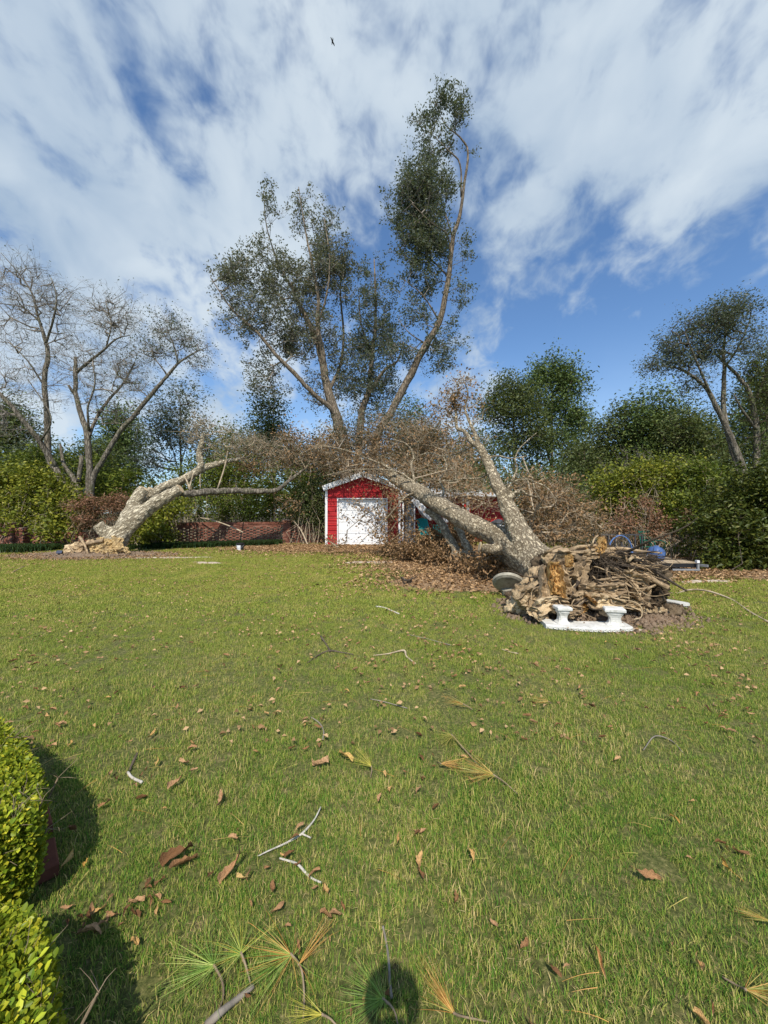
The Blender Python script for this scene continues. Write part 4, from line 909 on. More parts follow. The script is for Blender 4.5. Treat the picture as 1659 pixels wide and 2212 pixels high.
def big_fallen():
    base = W(1190, 1235, 6.9)
    t = thing('fallen_tree', 'huge uprooted grey oak fallen across the red shed with its root plate exposed', 'tree', (base[0], base[1], 0))
    trunk = px_path([(1215, 1232, 6.5, 96), (1190, 1232, 6.8, 92), (1165, 1220, 7.1, 84), (1138, 1196, 7.5, 76), (1110, 1178, 7.9, 56), (1070, 1156, 8.6, 47), (1007, 1125, 9.9, 40), (947, 1090, 11.5, 35), (901, 1060, 13.2, 31), (868, 1044, 14.8, 26), (845, 1028, 16.2, 21), (822, 1014, 17.6, 15)])
    up = px_path([(1150, 1198, 7.3, 64), (1132, 1164, 7.5, 50), (1113, 1130, 7.8, 40), (1097, 1095, 8.1, 35), (1081, 1060, 8.4, 27), (1063, 1020, 8.8, 24), (1049, 988, 9.1, 20), (1035, 963, 9.4, 16)])
    low = px_path([(1170, 1235, 7.2, 50), (1139, 1226, 7.7, 38), (1105, 1210, 8.3, 30), (1070, 1203, 8.9, 26), (1035, 1201, 9.5, 25), (1003, 1198, 10.1, 22), (980, 1196, 10.5, 20)])
    stub = px_path([(1100, 1184, 8.0, 30), (1070, 1186, 8.1, 22), (1041, 1181, 8.2, 20)])
    side = px_path([(1098, 1092, 8.1, 22), (1103, 1075, 8.1, 15), (1097, 1058, 8.1, 10), (1104, 1043, 8.1, 7)])
    side2 = px_path([(1103, 1076, 8.1, 13), (1116, 1064, 8.0, 11), (1126, 1057, 8.0, 8)])
    knot = px_path([(1085, 1160, 8.3, 26), (1082, 1148, 8.25, 17)])
    l2 = px_path([(990, 1197, 10.3, 20), (975, 1169, 10.8, 20), (959, 1141, 11.3, 18), (942, 1115, 11.9, 18), (922, 1103, 12.4, 15)])
    l3 = px_path([(1025, 1200, 9.8, 18), (1007, 1178, 10.2, 16), (994, 1148, 10.9, 14), (985, 1128, 11.5, 12)])
    remesh_body('trunk', [trunk, up, low, stub, side, side2, knot], MAT['bark_big'], t, .036, .05, .09, 4)
    remesh_body('limb', [l2], MAT['bark_big'], t, .035, .04, .08, 3); remesh_body('limb', [l3], MAT['bark_big'], t, .035, .04, .08, 3)
    # cut face of the sawn stub, broken pink ends
    c = W(1040, 1181, 8.19); R = Matrix.Rotation(RAD(-80), 3, 'Y')
    MB().lathe([(.105, 0), (.11, .012), (.09, .02)], c+np.array([-.03, 0, 0]), 18, R).build('cut_end', MAT['cut'], t)
    # curved small limbs with own shape
    def limb(pts, k=7, mat=None, nm='limb'):
        P, R = px_path(pts); V, Fc = tube(P+rng.normal(size=P.shape)*.01, R, k, True, .1, 5, 8); obj(nm, V, Fc, mat or MAT['bark_big'], t, smooth=True); return resample(P, R, 6)[0]
    sk = []
    sk.append(limb([(1037, 967, 9.35, 13), (1017, 951, 9.5, 10), (1005, 932, 9.6, 8), (988, 925, 9.7, 7), (985, 895, 9.8, 6), (980, 860, 9.9, 6), (978, 848, 9.9, 4)]))
    sk.append(limb([(1035, 965, 9.4, 11), (1027, 938, 9.5, 9), (1014, 910, 9.6, 6), (1005, 880, 9.8, 4), (1010, 850, 10, 3), (1000, 815, 10, 2)]))
    sk.append(limb([(1104, 1043, 8.1, 7), (1112, 1026, 8.1, 5), (1118, 1010, 8.2, 3.5), (1112, 992, 8.2, 3), (1120, 970, 8.3, 2.4), (1142, 950, 8.3, 1.8), (1160, 935, 8.3, 1.2)]))
    sk.append(limb([(1106, 1045, 8.1, 5), (1118, 1036, 8, 4), (1140, 1037, 7.9, 3.4), (1152, 1041, 7.8, 3), (1156, 1062, 7.8, 2.4), (1170, 1085, 7.8, 1.8)]))
    sk.append(limb([(1126, 1057, 8, 6), (1140, 1066, 7.9, 3), (1160, 1073, 7.8, 2)]))
    sk.append(limb([(1152, 1040, 7.8, 2.6), (1178, 1050, 7.7, 2), (1195, 1070, 7.6, 1.4), (1202, 1100, 7.5, 1)]))
    sk.append(limb([(1125, 1000, 8.2, 2.4), (1130, 1012, 8.2, 2.4), (1147, 1024, 8.1, 2.4), (1155, 1040, 8, 2)]))
    sk.append(limb([(912, 1066, 13, 9), (899, 1050, 13.4, 8), (885, 1036, 13.6, 5), (860, 1020, 13.8, 4), (820, 1014, 13.8, 3), (760, 1016, 13.6, 2.2), (700, 1028, 13.4, 1.2)]))
    sk.append(limb([(905, 1062, 13, 6), (880, 1070, 12.8, 4), (855, 1095, 12.6, 3), (830, 1125, 12.5, 2.2), (790, 1160, 12.4, 1.5), (765, 1185, 12.4, 1)]))
    sk.append(limb([(900, 1062, 13, 5), (870, 1075, 13.2, 3.4), (840, 1085, 13.4, 2.6), (800, 1105, 13.6, 2), (750, 1145, 13.8, 1.2)]))
    sk.append(limb([(895, 1055, 13.4, 7), (893, 1030, 13.6, 5), (888, 1005, 13.8, 5), (893, 985, 14, 4), (880, 960, 14, 3), (850, 950, 14, 2)]))
    sk.append(limb([(868, 1040, 14.8, 8), (840, 1010, 15.4, 6), (790, 990, 16, 4), (740, 970, 16, 3), (690, 965, 16, 2), (640, 985, 16, 1)]))
    sk.append(limb([(1050, 990, 9.1, 6), (1075, 985, 9.2, 4), (1105, 990, 9.2, 3), (1140, 985, 9.2, 2)]))
    sk.append(limb([(1030, 955, 9.5, 4), (1000, 975, 10, 3), (960, 985, 10.5, 3), (920, 980, 11, 2.4), (880, 1000, 11.5, 1.6)]))
    sk.append(limb([(1060, 1015, 8.8, 5), (1040, 1030, 9.2, 4), (1000, 1035, 9.6, 3), (960, 1040, 10, 2), (925, 1035, 10.4, 1.4)]))
    sk.append(limb([(947, 1085, 11.5, 6), (960, 1060, 11.8, 5), (950, 1035, 12, 4), (965, 1010, 12.4, 3), (955, 980, 12.8, 2)]))
    S2 = np.concatenate(sk)
    top = resample(*trunk, 6)[0]; top = top[top[:, 1] > 12.5]
    skp = np.concatenate([S2[:], top])
    # dead brown crown above and behind the shed
    sprays(t, skp, [(720, 975, 17.5, 80, 40, 1), (800, 960, 17.5, 90, 45, 1), (880, 950, 17, 90, 50, 1), (960, 960, 16, 80, 55, .9), (760, 1010, 17, 80, 22, .9), (860, 1000, 16, 70, 30, .8), (930, 1030, 15.5, 70, 30, .9), (990, 1030, 14, 60, 40, .9), (1010, 1075, 13, 60, 30, .8), (690, 1010, 18, 50, 30, .7)],
           460, MAT['leaf_dead'], MAT['twig_pale'], 18, .125, .0075, 8, .9, .8, .14, .4, .5, .1)
    sprays(t, skp, [(760, 940, 17.5, 60, 36, 1), (860, 920, 17.5, 60, 34, 1), (930, 940, 16.5, 50, 34, .8), (700, 960, 18, 40, 30, .7)], 150, MAT['leaf_grey'], MAT['twig_grey'], 24, .12, .006, 6, .8, .8, .12, .2, .5, .3, 'branches', 'green_leaves')
    # twigs hanging in front of the shed
    sprays(t, S2[(S2[:, 1] > 12) & (S2[:, 2] < 3.4)], [(780, 1110, 13.6, 54, 34, .6), (830, 1140, 13.4, 44, 44, 1.3), (850, 1090, 13.4, 40, 44, 1.5), (840, 1060, 13.8, 34, 20, .8), (870, 1120, 13.2, 22, 44, 1.6), (750, 1175, 13.6, 50, 12, .8), (850, 1170, 13, 50, 14, 1)],
           120, MAT['leaf_dead'], MAT['twig_brown'], 13, .105, .005, 4, .42, .5, .09, .8)
    # brown brush round the upright limb and low at the right
    lowr = np.concatenate([s for s in sk[2:7]]+[sk[12]])
    sprays(t, lowr, [(1190, 1080, 9.0, 60, 50, 1), (1150, 1120, 8.6, 46, 50, 1.2), (1220, 1130, 8.6, 60, 40, 1.2), (1260, 1120, 9, 50, 40, .8), (1200, 1160, 8.2, 50, 24, 1), (1130, 1060, 9, 50, 40, .6), (1290, 1150, 9, 44, 26, .7)],
           250, MAT['leaf_dead'], MAT['twig_pale'], 20, .085, .0052, 7, .5, .4, .10)
    # thin bare crown at the top of the upright limb
    sprays(t, np.concatenate([sk[0], sk[1]]), [(985, 850, 10, 44, 34, 1), (1000, 880, 10, 50, 34, .8), (960, 890, 10, 36, 30, .7), (1010, 820, 10, 24, 20, .6)], 120, MAT['leaf_dead'], MAT['twig_pale'], 6, .085, .0034, 5, .42, .35, .06, .6, .7)
    sprays(t, sk[0][-9:], [(980, 872, 9.8, 8, 20, 1)], 16, MAT['leaf_dead'], MAT['bark_dark'], 9, .08, .004, 4, .15, .2, .05)
    # brush pile under the low limb
    sprays(t, resample(*low, 6)[0][8:], [(900, 1190, 12, 60, 20, 1), (960, 1205, 11, 56, 18, 1.1), (1020, 1222, 9.6, 50, 12, 1), (850, 1188, 13, 40, 12, .7), (1060, 1225, 8.6, 40, 12, .6), (940, 1170, 12, 50, 24, .6), (1010, 1150, 12.5, 44, 26, .9)],
           260, MAT['leaf_dead'], MAT['twig_brown'], 42, .10, .0045, 4, .4, .5, .10)
    # ---- root plate
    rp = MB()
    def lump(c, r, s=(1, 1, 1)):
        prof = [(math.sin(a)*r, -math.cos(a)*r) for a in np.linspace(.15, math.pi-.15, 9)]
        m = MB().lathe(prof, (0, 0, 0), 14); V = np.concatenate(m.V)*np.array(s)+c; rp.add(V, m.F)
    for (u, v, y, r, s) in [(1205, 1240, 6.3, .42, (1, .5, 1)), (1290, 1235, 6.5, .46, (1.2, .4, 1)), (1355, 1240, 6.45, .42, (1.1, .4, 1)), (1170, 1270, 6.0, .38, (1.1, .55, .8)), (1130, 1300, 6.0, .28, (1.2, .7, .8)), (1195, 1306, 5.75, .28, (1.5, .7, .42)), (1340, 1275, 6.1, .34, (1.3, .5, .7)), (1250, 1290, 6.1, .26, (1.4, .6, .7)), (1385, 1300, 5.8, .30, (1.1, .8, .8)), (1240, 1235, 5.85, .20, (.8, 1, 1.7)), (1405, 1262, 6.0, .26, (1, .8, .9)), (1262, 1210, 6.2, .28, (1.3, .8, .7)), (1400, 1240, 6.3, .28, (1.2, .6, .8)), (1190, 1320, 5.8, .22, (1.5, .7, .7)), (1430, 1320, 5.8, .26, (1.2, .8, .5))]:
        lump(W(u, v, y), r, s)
    rp2 = MB(); rp_, rp = rp, rp2
    for (u, v, y, r, s) in [(1172, 1262, 5.9, .30, (1, .6, 1)), (1150, 1285, 5.75, .26, (1.3, .7, .9)), (1130, 1308, 5.8, .24, (1.3, .8, .6)), (1190, 1300, 5.62, .22, (1.8, .7, .42)), (1205, 1215, 6.1, .26, (1, .6, .8)), (1240, 1208, 6.1, .22, (1.4, .6, .6)), (1222, 1245, 5.85, .15, (.8, 1, 2.0)), (1300, 1272, 5.75, .19, (2.2, 1, .55)), (1350, 1302, 5.7, .22, (1.8, .9, .5)), (1395, 1318, 5.7, .2, (1.6, .9, .5)), (1385, 1238, 6.05, .2, (1.6, .8, .7))]:
        lump(W(u, v, y), r, s)
    o2 = rp2.build('root_base', MAT['clay'], t, smooth=True); rp = rp_
    r = o2.modifiers.new('remesh', 'REMESH'); r.mode = 'VOXEL'; r.voxel_size = .022; r.use_smooth_shade = True
    for (sc_, st_) in ((.30, .26), (.12, .12), (.04, .06), (.02, .03)):
        tx = bpy.data.textures.new('clods', 'CLOUDS'); tx.noise_scale = sc_; d = o2.modifiers.new('clods', 'DISPLACE'); d.texture = tx; d.strength = st_; d.mid_level = .5; d.texture_coords = 'LOCAL'
    o = rp.build('root_plate', MAT['shade_dark_soil'], t, smooth=True)  # dark colour paints the shade behind the pale roots and slabs
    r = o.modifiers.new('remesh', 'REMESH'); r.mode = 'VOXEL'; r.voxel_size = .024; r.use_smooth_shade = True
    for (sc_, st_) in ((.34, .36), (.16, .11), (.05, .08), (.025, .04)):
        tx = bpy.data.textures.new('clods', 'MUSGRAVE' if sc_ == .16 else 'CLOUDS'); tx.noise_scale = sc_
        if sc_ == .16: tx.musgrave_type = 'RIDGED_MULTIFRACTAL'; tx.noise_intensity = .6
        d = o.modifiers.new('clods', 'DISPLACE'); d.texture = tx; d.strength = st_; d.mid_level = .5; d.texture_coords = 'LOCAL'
    # thick roots
    def root(pts, k=10, mat='root', rough=.28, nm='root'):
        P, R = px_path(pts); V, Fc = tube(P, R, k, True, rough, 5, 9); return obj(nm, V, Fc, MAT[mat], t, smooth=True)
    root([(1200, 1190, 6.2, 30), (1218, 1215, 5.9, 26), (1232, 1245, 5.75, 20), (1246, 1262, 5.65, 15), (1262, 1272, 5.6, 10), (1276, 1276, 5.6, 5)], 12)
    root([(1216, 1240, 5.9, 30), (1190, 1250, 5.75, 30), (1170, 1265, 5.65, 26), (1150, 1276, 5.6, 20), (1140, 1290, 5.6, 12)], 12, 'clay')
    root([(1270, 1265, 5.8, 24), (1310, 1272, 5.7, 30), (1345, 1268, 5.75, 24), (1365, 1255, 5.9, 14)], 12, 'clay')
    root([(1290, 1195, 6.2, 24), (1330, 1200, 6.0, 20), (1365, 1205, 5.9, 15), (1400, 1215, 5.8, 8)], 10)
    root([(1340, 1245, 5.9, 20), (1385, 1242, 5.7, 14), (1410, 1252, 5.55, 11), (1428, 1262, 5.45, 10), (1444, 1270, 5.4, 9)], 10)
    root([(1320, 1195, 6.1, 10), (1370, 1205, 5.9, 7.5), (1400, 1225, 5.7, 7), (1440, 1250, 5.5, 6), (1484, 1277, 5.3, 4)], 8, 'root_dark', .12)
    root([(1205, 1300, 5.7, 14), (1232, 1300, 5.6, 18), (1254, 1312, 5.5, 14), (1270, 1330, 5.4, 8)], 10)
    root([(1250, 1270, 5.75, 26), (1278, 1300, 5.6, 26), (1300, 1318, 5.5, 18), (1316, 1316, 5.5, 12), (1345, 1312, 5.5, 6)], 12, 'clay')
    root([(1305, 1285, 5.8, 24), (1340, 1300, 5.65, 24), (1375, 1310, 5.6, 18), (1400, 1330, 5.6, 10)], 12, 'clay')
    root([(1330, 1195, 6, 9), (1358, 1190, 5.8, 6), (1400, 1170, 5.5, 5), (1440, 1155, 5.3, 4), (1480, 1138, 5.2, 3), (1508, 1118, 5.1, 1.6)], 7, 'root_dark', .1)
    root([(1300, 1190, 6.1, 12), (1340, 1185, 6, 8), (1380, 1190, 5.9, 6), (1430, 1195, 5.8, 3)], 7, 'root', .1)
    root([(1225, 1195, 6.1, 14), (1240, 1185, 6.0, 11), (1265, 1180, 5.95, 8), (1290, 1178, 5.9, 6)], 8, 'root')
    root([(1215, 1200, 6.0, 14), (1222, 1188, 5.95, 12), (1226, 1195, 5.9, 8)], 8, 'root')
    root([(1135, 1262, 5.75, 5), (1140, 1280, 5.65, 5), (1139, 1298, 5.65, 4)], 6, 'root'); root([(1158, 1275, 5.6, 4), (1152, 1290, 5.6, 4), (1160, 1305, 5.6, 3)], 6, 'root')
    R0 = np.random.default_rng(5)
    for i in range(44):
        a = R0.uniform(-.7, 3.4); r0 = R0.uniform(8, 70); L = R0.uniform(30, 90); w0 = R0.uniform(1.5, 4.5); ph_ = R0.uniform(0, 6)
        pts = []
        for k in range(7):
            f = k/6; r = r0+L*f; a2 = a+.22*math.sin(f*4+ph_); u = 1262+r*1.55*math.cos(a2)*(.85 if math.cos(a2) < 0 else 1); v = 1240+r*.72*math.sin(a2)+6*math.sin(f*5+ph_)+12*f
            pts.append((u, min(v, 1338), 5.72+.35*(1240-v)/70-.12*math.sin(f*3.1)+R0.uniform(-.03, .03), w0*(1-.7*f)+.7))
        root(pts, 6, ('root', 'clay', 'root', 'root_dark')[i % 4], .3)
    for i in range(15):
        u0 = R0.uniform(1165, 1410); v0 = R0.uniform(1185, 1300); a = R0.uniform(-.6, 3.6); L = R0.uniform(26, 60); w0 = R0.uniform(3, 9); y0 = 5.95-.35*(v0-1185)/115
        pts = []
        for k in range(6):
            f = k/5; pts.append((u0, v0, y0-.25*math.sin(f*math.pi)+.05*f, w0*(1-.7*f)+1)); a += R0.uniform(-.55, .55); u0 += L/5*math.cos(a); v0 = min(v0+L/5*math.sin(a)*.8, 1325)
        root(pts, 8, ('root', 'clay', 'root', 'root_dark')[i % 4], .3)
    for i in range(12):
        u0 = R0.uniform(1180, 1400); v0 = R0.uniform(1255, 1290); pts = [(u0+R0.uniform(-3, 3)*k, v0+k*9, 5.62-.02*k, R0.uniform(1.5, 4)) for k in range(5)]; root(pts, 6, 'root', .2)
    # fine hanging and tangled roots
    starts = np.array([W(rng.uniform(1255, 1410), rng.uniform(1195, 1255), rng.uniform(5.75, 6.1)) for _ in range(330)])
    P0 = starts; mesh = []
    d = nv(rng.normal(size=P0.shape)*np.array([1, .7, .8])+np.array([.35, -.35, -.35]))
    cur = P0; rad = rng.uniform(.004, .013, len(P0))
    for k in range(5):
        d = nv(d+rng.normal(size=d.shape)*.38+np.array([0, 0, -.12])); nx_ = cur+d*rng.uniform(.04, .13, (len(P0), 1)); nx_[:, 2] = np.maximum(nx_[:, 2], .03); mesh.append(segs(cur, nx_, rad, rad*.75, 4)); cur = nx_; rad = rad*.75
    st2 = np.array([W(rng.uniform(1130, 1400), rng.uniform(1235, 1300), rng.uniform(5.55, 5.75)) for _ in range(90)]); cur = st2; rad = rng.uniform(.002, .006, len(cur)); d = np.tile(np.array([0, -.05, -1.]), (len(cur), 1))
    for k in range(5):
        d = nv(d+rng.normal(size=d.shape)*.3); nx_ = cur+d*rng.uniform(.03, .09, (len(cur), 1)); nx_[:, 2] = np.maximum(nx_[:, 2], .03); mesh.append(segs(cur, nx_, rad, rad*.8, 3)); cur = nx_; rad = rad*.8
    V, Fs = cat_mesh(mesh); obj('fine_roots', V, Fs, MAT['root_dark'], t, kind='stuff')
    # long dark root stems reaching right
    for i in range(16):
        u0 = rng.uniform(1290, 1380); v0 = rng.uniform(1195, 1240); a = rng.uniform(-.15, .7); L = rng.uniform(60, 140)
        pts = [(u0+L*s*math.cos(a)+rng.uniform(-4, 4), v0+L*s*math.sin(a)*.7+rng.uniform(-5, 5), 6.0-.5*s, 6*(1-s)+1.5) for s in (0, .3, .6, 1)]; root(pts, 6, 'root_dark' if i % 2 else 'root', .1)
    # splintered wood
    def shard(u0, v0, u1, v1, y0, y1, w, seed, nm='split_wood', tip=.15, n=12, mat='split'):
        a = W(u0, v0, y0); b = W(u1, v1, y1); d = nv(b-a); L = np.linalg.norm(b-a); s = nv(np.cross(d, [0, 1., 0])); q = np.cross(s, d); V = []; Fc = []
        rs = np.random.default_rng(seed); m = 9; wid = w*y0/F
        for i in range(n):
            f = i/(n-1)
            for j in range(m):
                g = j/(m-1)-.5; top_ = 1-rs.uniform(0, .28)*(i == n-1); ww = wid*(1-(1-tip)*f**1.5)
                nn_ = mnoise.noise(Vector((f*5*max(1, L/.4), g*4+seed*7, seed))); n2_ = mnoise.noise(Vector((f*12*max(1, L/.4), g*9, seed*3)))
                V.append(a+d*L*(f*top_)+s*(g*ww*(1+.35*mnoise.noise(Vector((f*4, seed, 2))))+ww*.28*math.sin(f*4+seed)*(1-abs(g)))+q*(-.04-.03*rs.uniform(-1, 1)*(mat == 'split')-.09*nn_-.05*n2_+.16*ww/.2*math.cos(g*3)*.5-.02*((j*7+seed) % 3)))
        for i in range(n):
            for j in range(m): V.append(V[i*m+j]-q*(-.08)*(-1)) if False else V.append(np.array(V[i*m+j])+q*.09)
        N1 = n*m
        for i in range(n-1):
            for j in range(m-1):
                k = i*m+j; Fc.append((k, k+1, k+m+1, k+m)); Fc.append((N1+k, N1+k+m, N1+k+m+1, N1+k+1))
            k = i*m; Fc.append((k, k+m, N1+k+m, N1+k)); k = i*m+m-1; Fc.append((k, N1+k, N1+k+m, k+m))
        for j in range(m-1):
            Fc.append((j, N1+j, N1+j+1, j+1)); k = (n-1)*m+j; Fc.append((k, k+1, N1+k+1, N1+k))
        obj(nm, V, Fc, MAT[mat], t)
    SL = [(1150, 1292, 1178, 1238, 5.62, 5.8, 40, 'clay', .6), (1128, 1306, 1158, 1262, 5.6, 5.75, 34, 'clay', .5), (1170, 1298, 1182, 1222, 5.5, 5.7, 26, 'root', .7), (1222, 1284, 1206, 1204, 5.55, 5.8, 30, 'root', .7),
          (1160, 1312, 1232, 1300, 5.42, 5.5, 30, 'clay', .8), (1196, 1318, 1256, 1310, 5.35, 5.45, 18, 'root', .5), (1210, 1204, 1290, 1192, 5.85, 5.95, 24, 'clay', .7), (1262, 1278, 1352, 1268, 5.5, 5.6, 30, 'root', .6), (1290, 1258, 1350, 1250, 5.7, 5.75, 16, 'root', .5),
          (1276, 1292, 1345, 1308, 5.45, 5.5, 30, 'clay', .5), (1330, 1296, 1392, 1312, 5.5, 5.6, 30, 'clay', .6), (1372, 1250, 1392, 1318, 5.7, 5.65, 34, 'root', .7), (1400, 1256, 1416, 1316, 5.8, 5.7, 26, 'shade_dark_soil', .8), (1240, 1296, 1286, 1262, 5.5, 5.65, 22, 'root', .5),
          (1345, 1240, 1400, 1262, 5.75, 5.7, 26, 'clay', .6), (1246, 1250, 1268, 1206, 5.7, 5.85, 30, 'root', .6), (1304, 1322, 1330, 1318, 5.3, 5.35, 14, 'clay', .6), (1228, 1332, 1252, 1318, 5.3, 5.35, 9, 'clay', .5), (1356, 1230, 1420, 1236, 5.9, 5.8, 22, 'root', .5), (1170, 1330, 1140, 1318, 5.35, 5.5, 22, 'clay', .6)]
    for q_, (a_, b_, c_, d_, y_, z_, w_, m_, tp_) in enumerate(SL): shard(a_, b_, c_, d_, y_-.14, z_-.14, w_, 40+q_, 'torn_root', tp_, 16, m_)
    shard(1203, 1284, 1190, 1212, 5.38, 5.5, 24, 1, tip=.9, n=16); shard(1213, 1292, 1208, 1220, 5.36, 5.48, 8, 5, tip=.4)
    shard(1193, 1279, 1182, 1218, 5.38, 5.5, 8, 6, tip=.6)
    shard(1286, 1203, 1304, 1158, 5.9, 5.85, 15, 2, tip=.35); shard(1270, 1202, 1272, 1183, 5.9, 5.88, 12, 3, tip=.5); shard(1226, 1224, 1229, 1198, 5.5, 5.55, 10, 4, tip=.6)
    shard(1258, 1325, 1246, 1308, 5.3, 5.35, 18, 8, tip=.5); shard(1288, 1305, 1262, 1286, 5.32, 5.4, 8, 9, tip=.3); shard(1268, 1318, 1248, 1296, 5.4, 5.5, 6, 10, tip=.3)
big_fallen()

def left_fallen():
    t = thing('fallen_tree', 'pale barked uprooted tree with sawn limb ends leaning right in front of the wall', 'tree', (*W(240, 1190, 14)[:2], 0))
    tr = px_path([(242, 1185, 13.9, 54), (254, 1163, 14.0, 43), (271, 1140, 14.2, 40), (294, 1117, 14.4, 37), (325, 1094, 14.7, 30), (358, 1074, 15, 27), (388, 1057, 15.3, 23)])
    l2 = px_path([(272, 1134, 14.3, 36), (284, 1104, 14.6, 30), (296, 1078, 14.8, 26), (310, 1058, 15, 24)])
    l2b = px_path([(296, 1092, 14.9, 20), (316, 1072, 15.1, 18), (326, 1058, 15.2, 16)])
    st = px_path([(245, 1160, 14.0, 36), (226, 1147, 13.9, 28), (213, 1132, 13.8, 24)])
    remesh_body('trunk', [tr, l2, l2b, st], MAT['bark_left'], t, .045, .07, .12, 2)
    l3 = px_path([(320, 1075, 15.1, 20), (345, 1056, 15.4, 20), (370, 1046, 15.6, 19), (397, 1036, 15.8, 18), (432, 1014, 16.1, 17), (476, 1000, 16.5, 11), (524, 989, 17, 6)])
    remesh_body('limb', [l3, px_path([(428, 1018, 16, 14), (434, 1005, 16, 13), (430, 980, 16, 12), (436, 956, 16, 10), (440, 935, 16, 8)])], MAT['bark_left'], t, .04, .06, .1, 3)
    log = px_path([(388, 1066, 15.4, 13), (410, 1066, 15.6, 15), (456, 1062, 16, 15), (516, 1060, 16.6, 13), (570, 1061, 17, 12), (600, 1057, 17.2, 10), (635, 1030, 17.4, 7), (660, 1012, 17.6, 4)])
    remesh_body('limb', [log], MAT['bark_grey'], t, .035, .05, .1, 3)
    for (u, v, y, r, ry) in ((389, 1056, 15.3, .20, 60), (311, 1056, 15, .20, 30), (327, 1057, 15.2, .14, 35)):
        MB().lathe([(r, 0), (r*.9, .03)], W(u, v, y), 16, Matrix.Rotation(RAD(ry), 3, 'Y')).build('cut_end', MAT['cut'], t)
    # rotten yellow root flare
    m = MB()
    for (u, v, y, r, s) in [(226, 1180, 13.6, .26, (1, .7, 1)), (250, 1178, 13.6, .28, (1.1, .7, .9)), (238, 1195, 13.3, .16, (1, .9, .9))]:
        prof = [(math.sin(a)*r, -math.cos(a)*r) for a in np.linspace(.15, math.pi-.15, 9)]; q = MB().lathe(prof, (0, 0, 0), 12); m.add(np.concatenate(q.V)*np.array(s)+W(u, v, y), q.F)
    R1 = np.random.default_rng(3); ctr = W(240, 1172, 13.7)
    for i in range(22):
        a = -math.pi*(i+.5)/22; L = R1.uniform(.45, 1.05); e = ctr+np.array([math.cos(a)*L*.95, math.sin(a)*L*.35-.1, -abs(math.sin(a))*L*.5-.12]); e[2] = max(e[2], .03); md = ctr*.45+e*.55+R1.normal(size=3)*.07
        m.tube([ctr, md, e], [R1.uniform(.13, .22), R1.uniform(.08, .16), R1.uniform(.02, .06)], 7, True, .4, 3, 6)
    o = m.build('root_flare', MAT['rot'], t, smooth=False)
    def clod(o, amt):
        r = o.modifiers.new('remesh', 'REMESH'); r.mode = 'VOXEL'; r.voxel_size = .045
        for (sc_, st_) in ((.3, amt*1.2), (.10, amt*.9), (.05, amt*.3)):
            tx = bpy.data.textures.new('clods', 'CLOUDS'); tx.noise_scale = sc_; d = o.modifiers.new('clods', 'DISPLACE'); d.texture = tx; d.strength = st_; d.texture_coords = 'LOCAL'
    clod(o, .26)
    m = MB()
    for (u, v, y, r, s) in [(165, 1190, 13.6, .28, (1.4, .8, .9)), (188, 1184, 13.7, .26, (1.3, .8, .8)), (145, 1198, 13.5, .16, (1.4, .8, .7)), (200, 1178, 13.8, .28, (1, .8, .8))]:
        prof = [(math.sin(a)*r, -math.cos(a)*r) for a in np.linspace(.15, math.pi-.15, 9)]; q = MB().lathe(prof, (0, 0, 0), 12); m.add(np.concatenate(q.V)*np.array(s)+W(u, v, y), q.F)
    clod(m.build('root_clod', MAT['clay'], t), .3)
    for pts in ([(172, 1160, 13.5, 6), (182, 1175, 13.3, 5), (191, 1198, 13.2, 3)], [(165, 1182, 13.5, 6), (200, 1172, 13.4, 8), (222, 1168, 13.4, 8)], [(150, 1180, 13.4, 4), (160, 1192, 13.2, 3)]):
        P, R = px_path(pts); V, Fc = tube(P, R, 7, True, .15, 4, 9); obj('root', V, Fc, MAT['root'], t, smooth=True)
    sk = np.concatenate([resample(*l3, 8)[0][30:], resample(*log, 8)[0][36:]]+[np.array([W(440, 940, 16), W(437, 950, 16), W(434, 970, 16)])])
    sprays(t, sk, [(440, 920, 16.2, 40, 26, 1), (420, 935, 16.2, 40, 20, .8), (480, 935, 16.4, 40, 26, .8), (520, 960, 17, 50, 34, 1), (580, 980, 17.5, 60, 40, .9), (640, 990, 17.8, 50, 40, .8), (470, 975, 16.6, 50, 20, .7)], 260, MAT['leaf_oak'], MAT['twig_pale'], 5, .09, .0075, 5, .7, .5, .2, .1, .6, .3, 'branches', 'leaves')
    sprays(t, sk, [(560, 1000, 17.5, 60, 30, 1), (640, 970, 18, 50, 50, 1), (600, 1090, 17.8, 60, 20, .5)], 90, MAT['leaf_dead'], MAT['twig_brown'], 26, .11, .006, 4, .6, .6, .15)
    for pts in ([(398, 1028, 15.7, 2.5), (405, 1042, 15.6, 3), (410, 1058, 15.5, 3)], [(418, 1022, 15.6, 3), (413, 1040, 15.6, 3), (408, 1056, 15.5, 3)], [(492, 975, 16.5, 2), (485, 1010, 16.4, 3), (470, 1056, 16.2, 3.4)], [(434, 1015, 16, 2.5), (432, 1035, 16, 2.4), (433, 1056, 16, 2)]):
        P, R = px_path(pts); V, Fc = tube(P, R, 6, True, .1, 4); obj('branch', V, Fc, MAT['twig_pale'], t, smooth=True)
left_fallen()

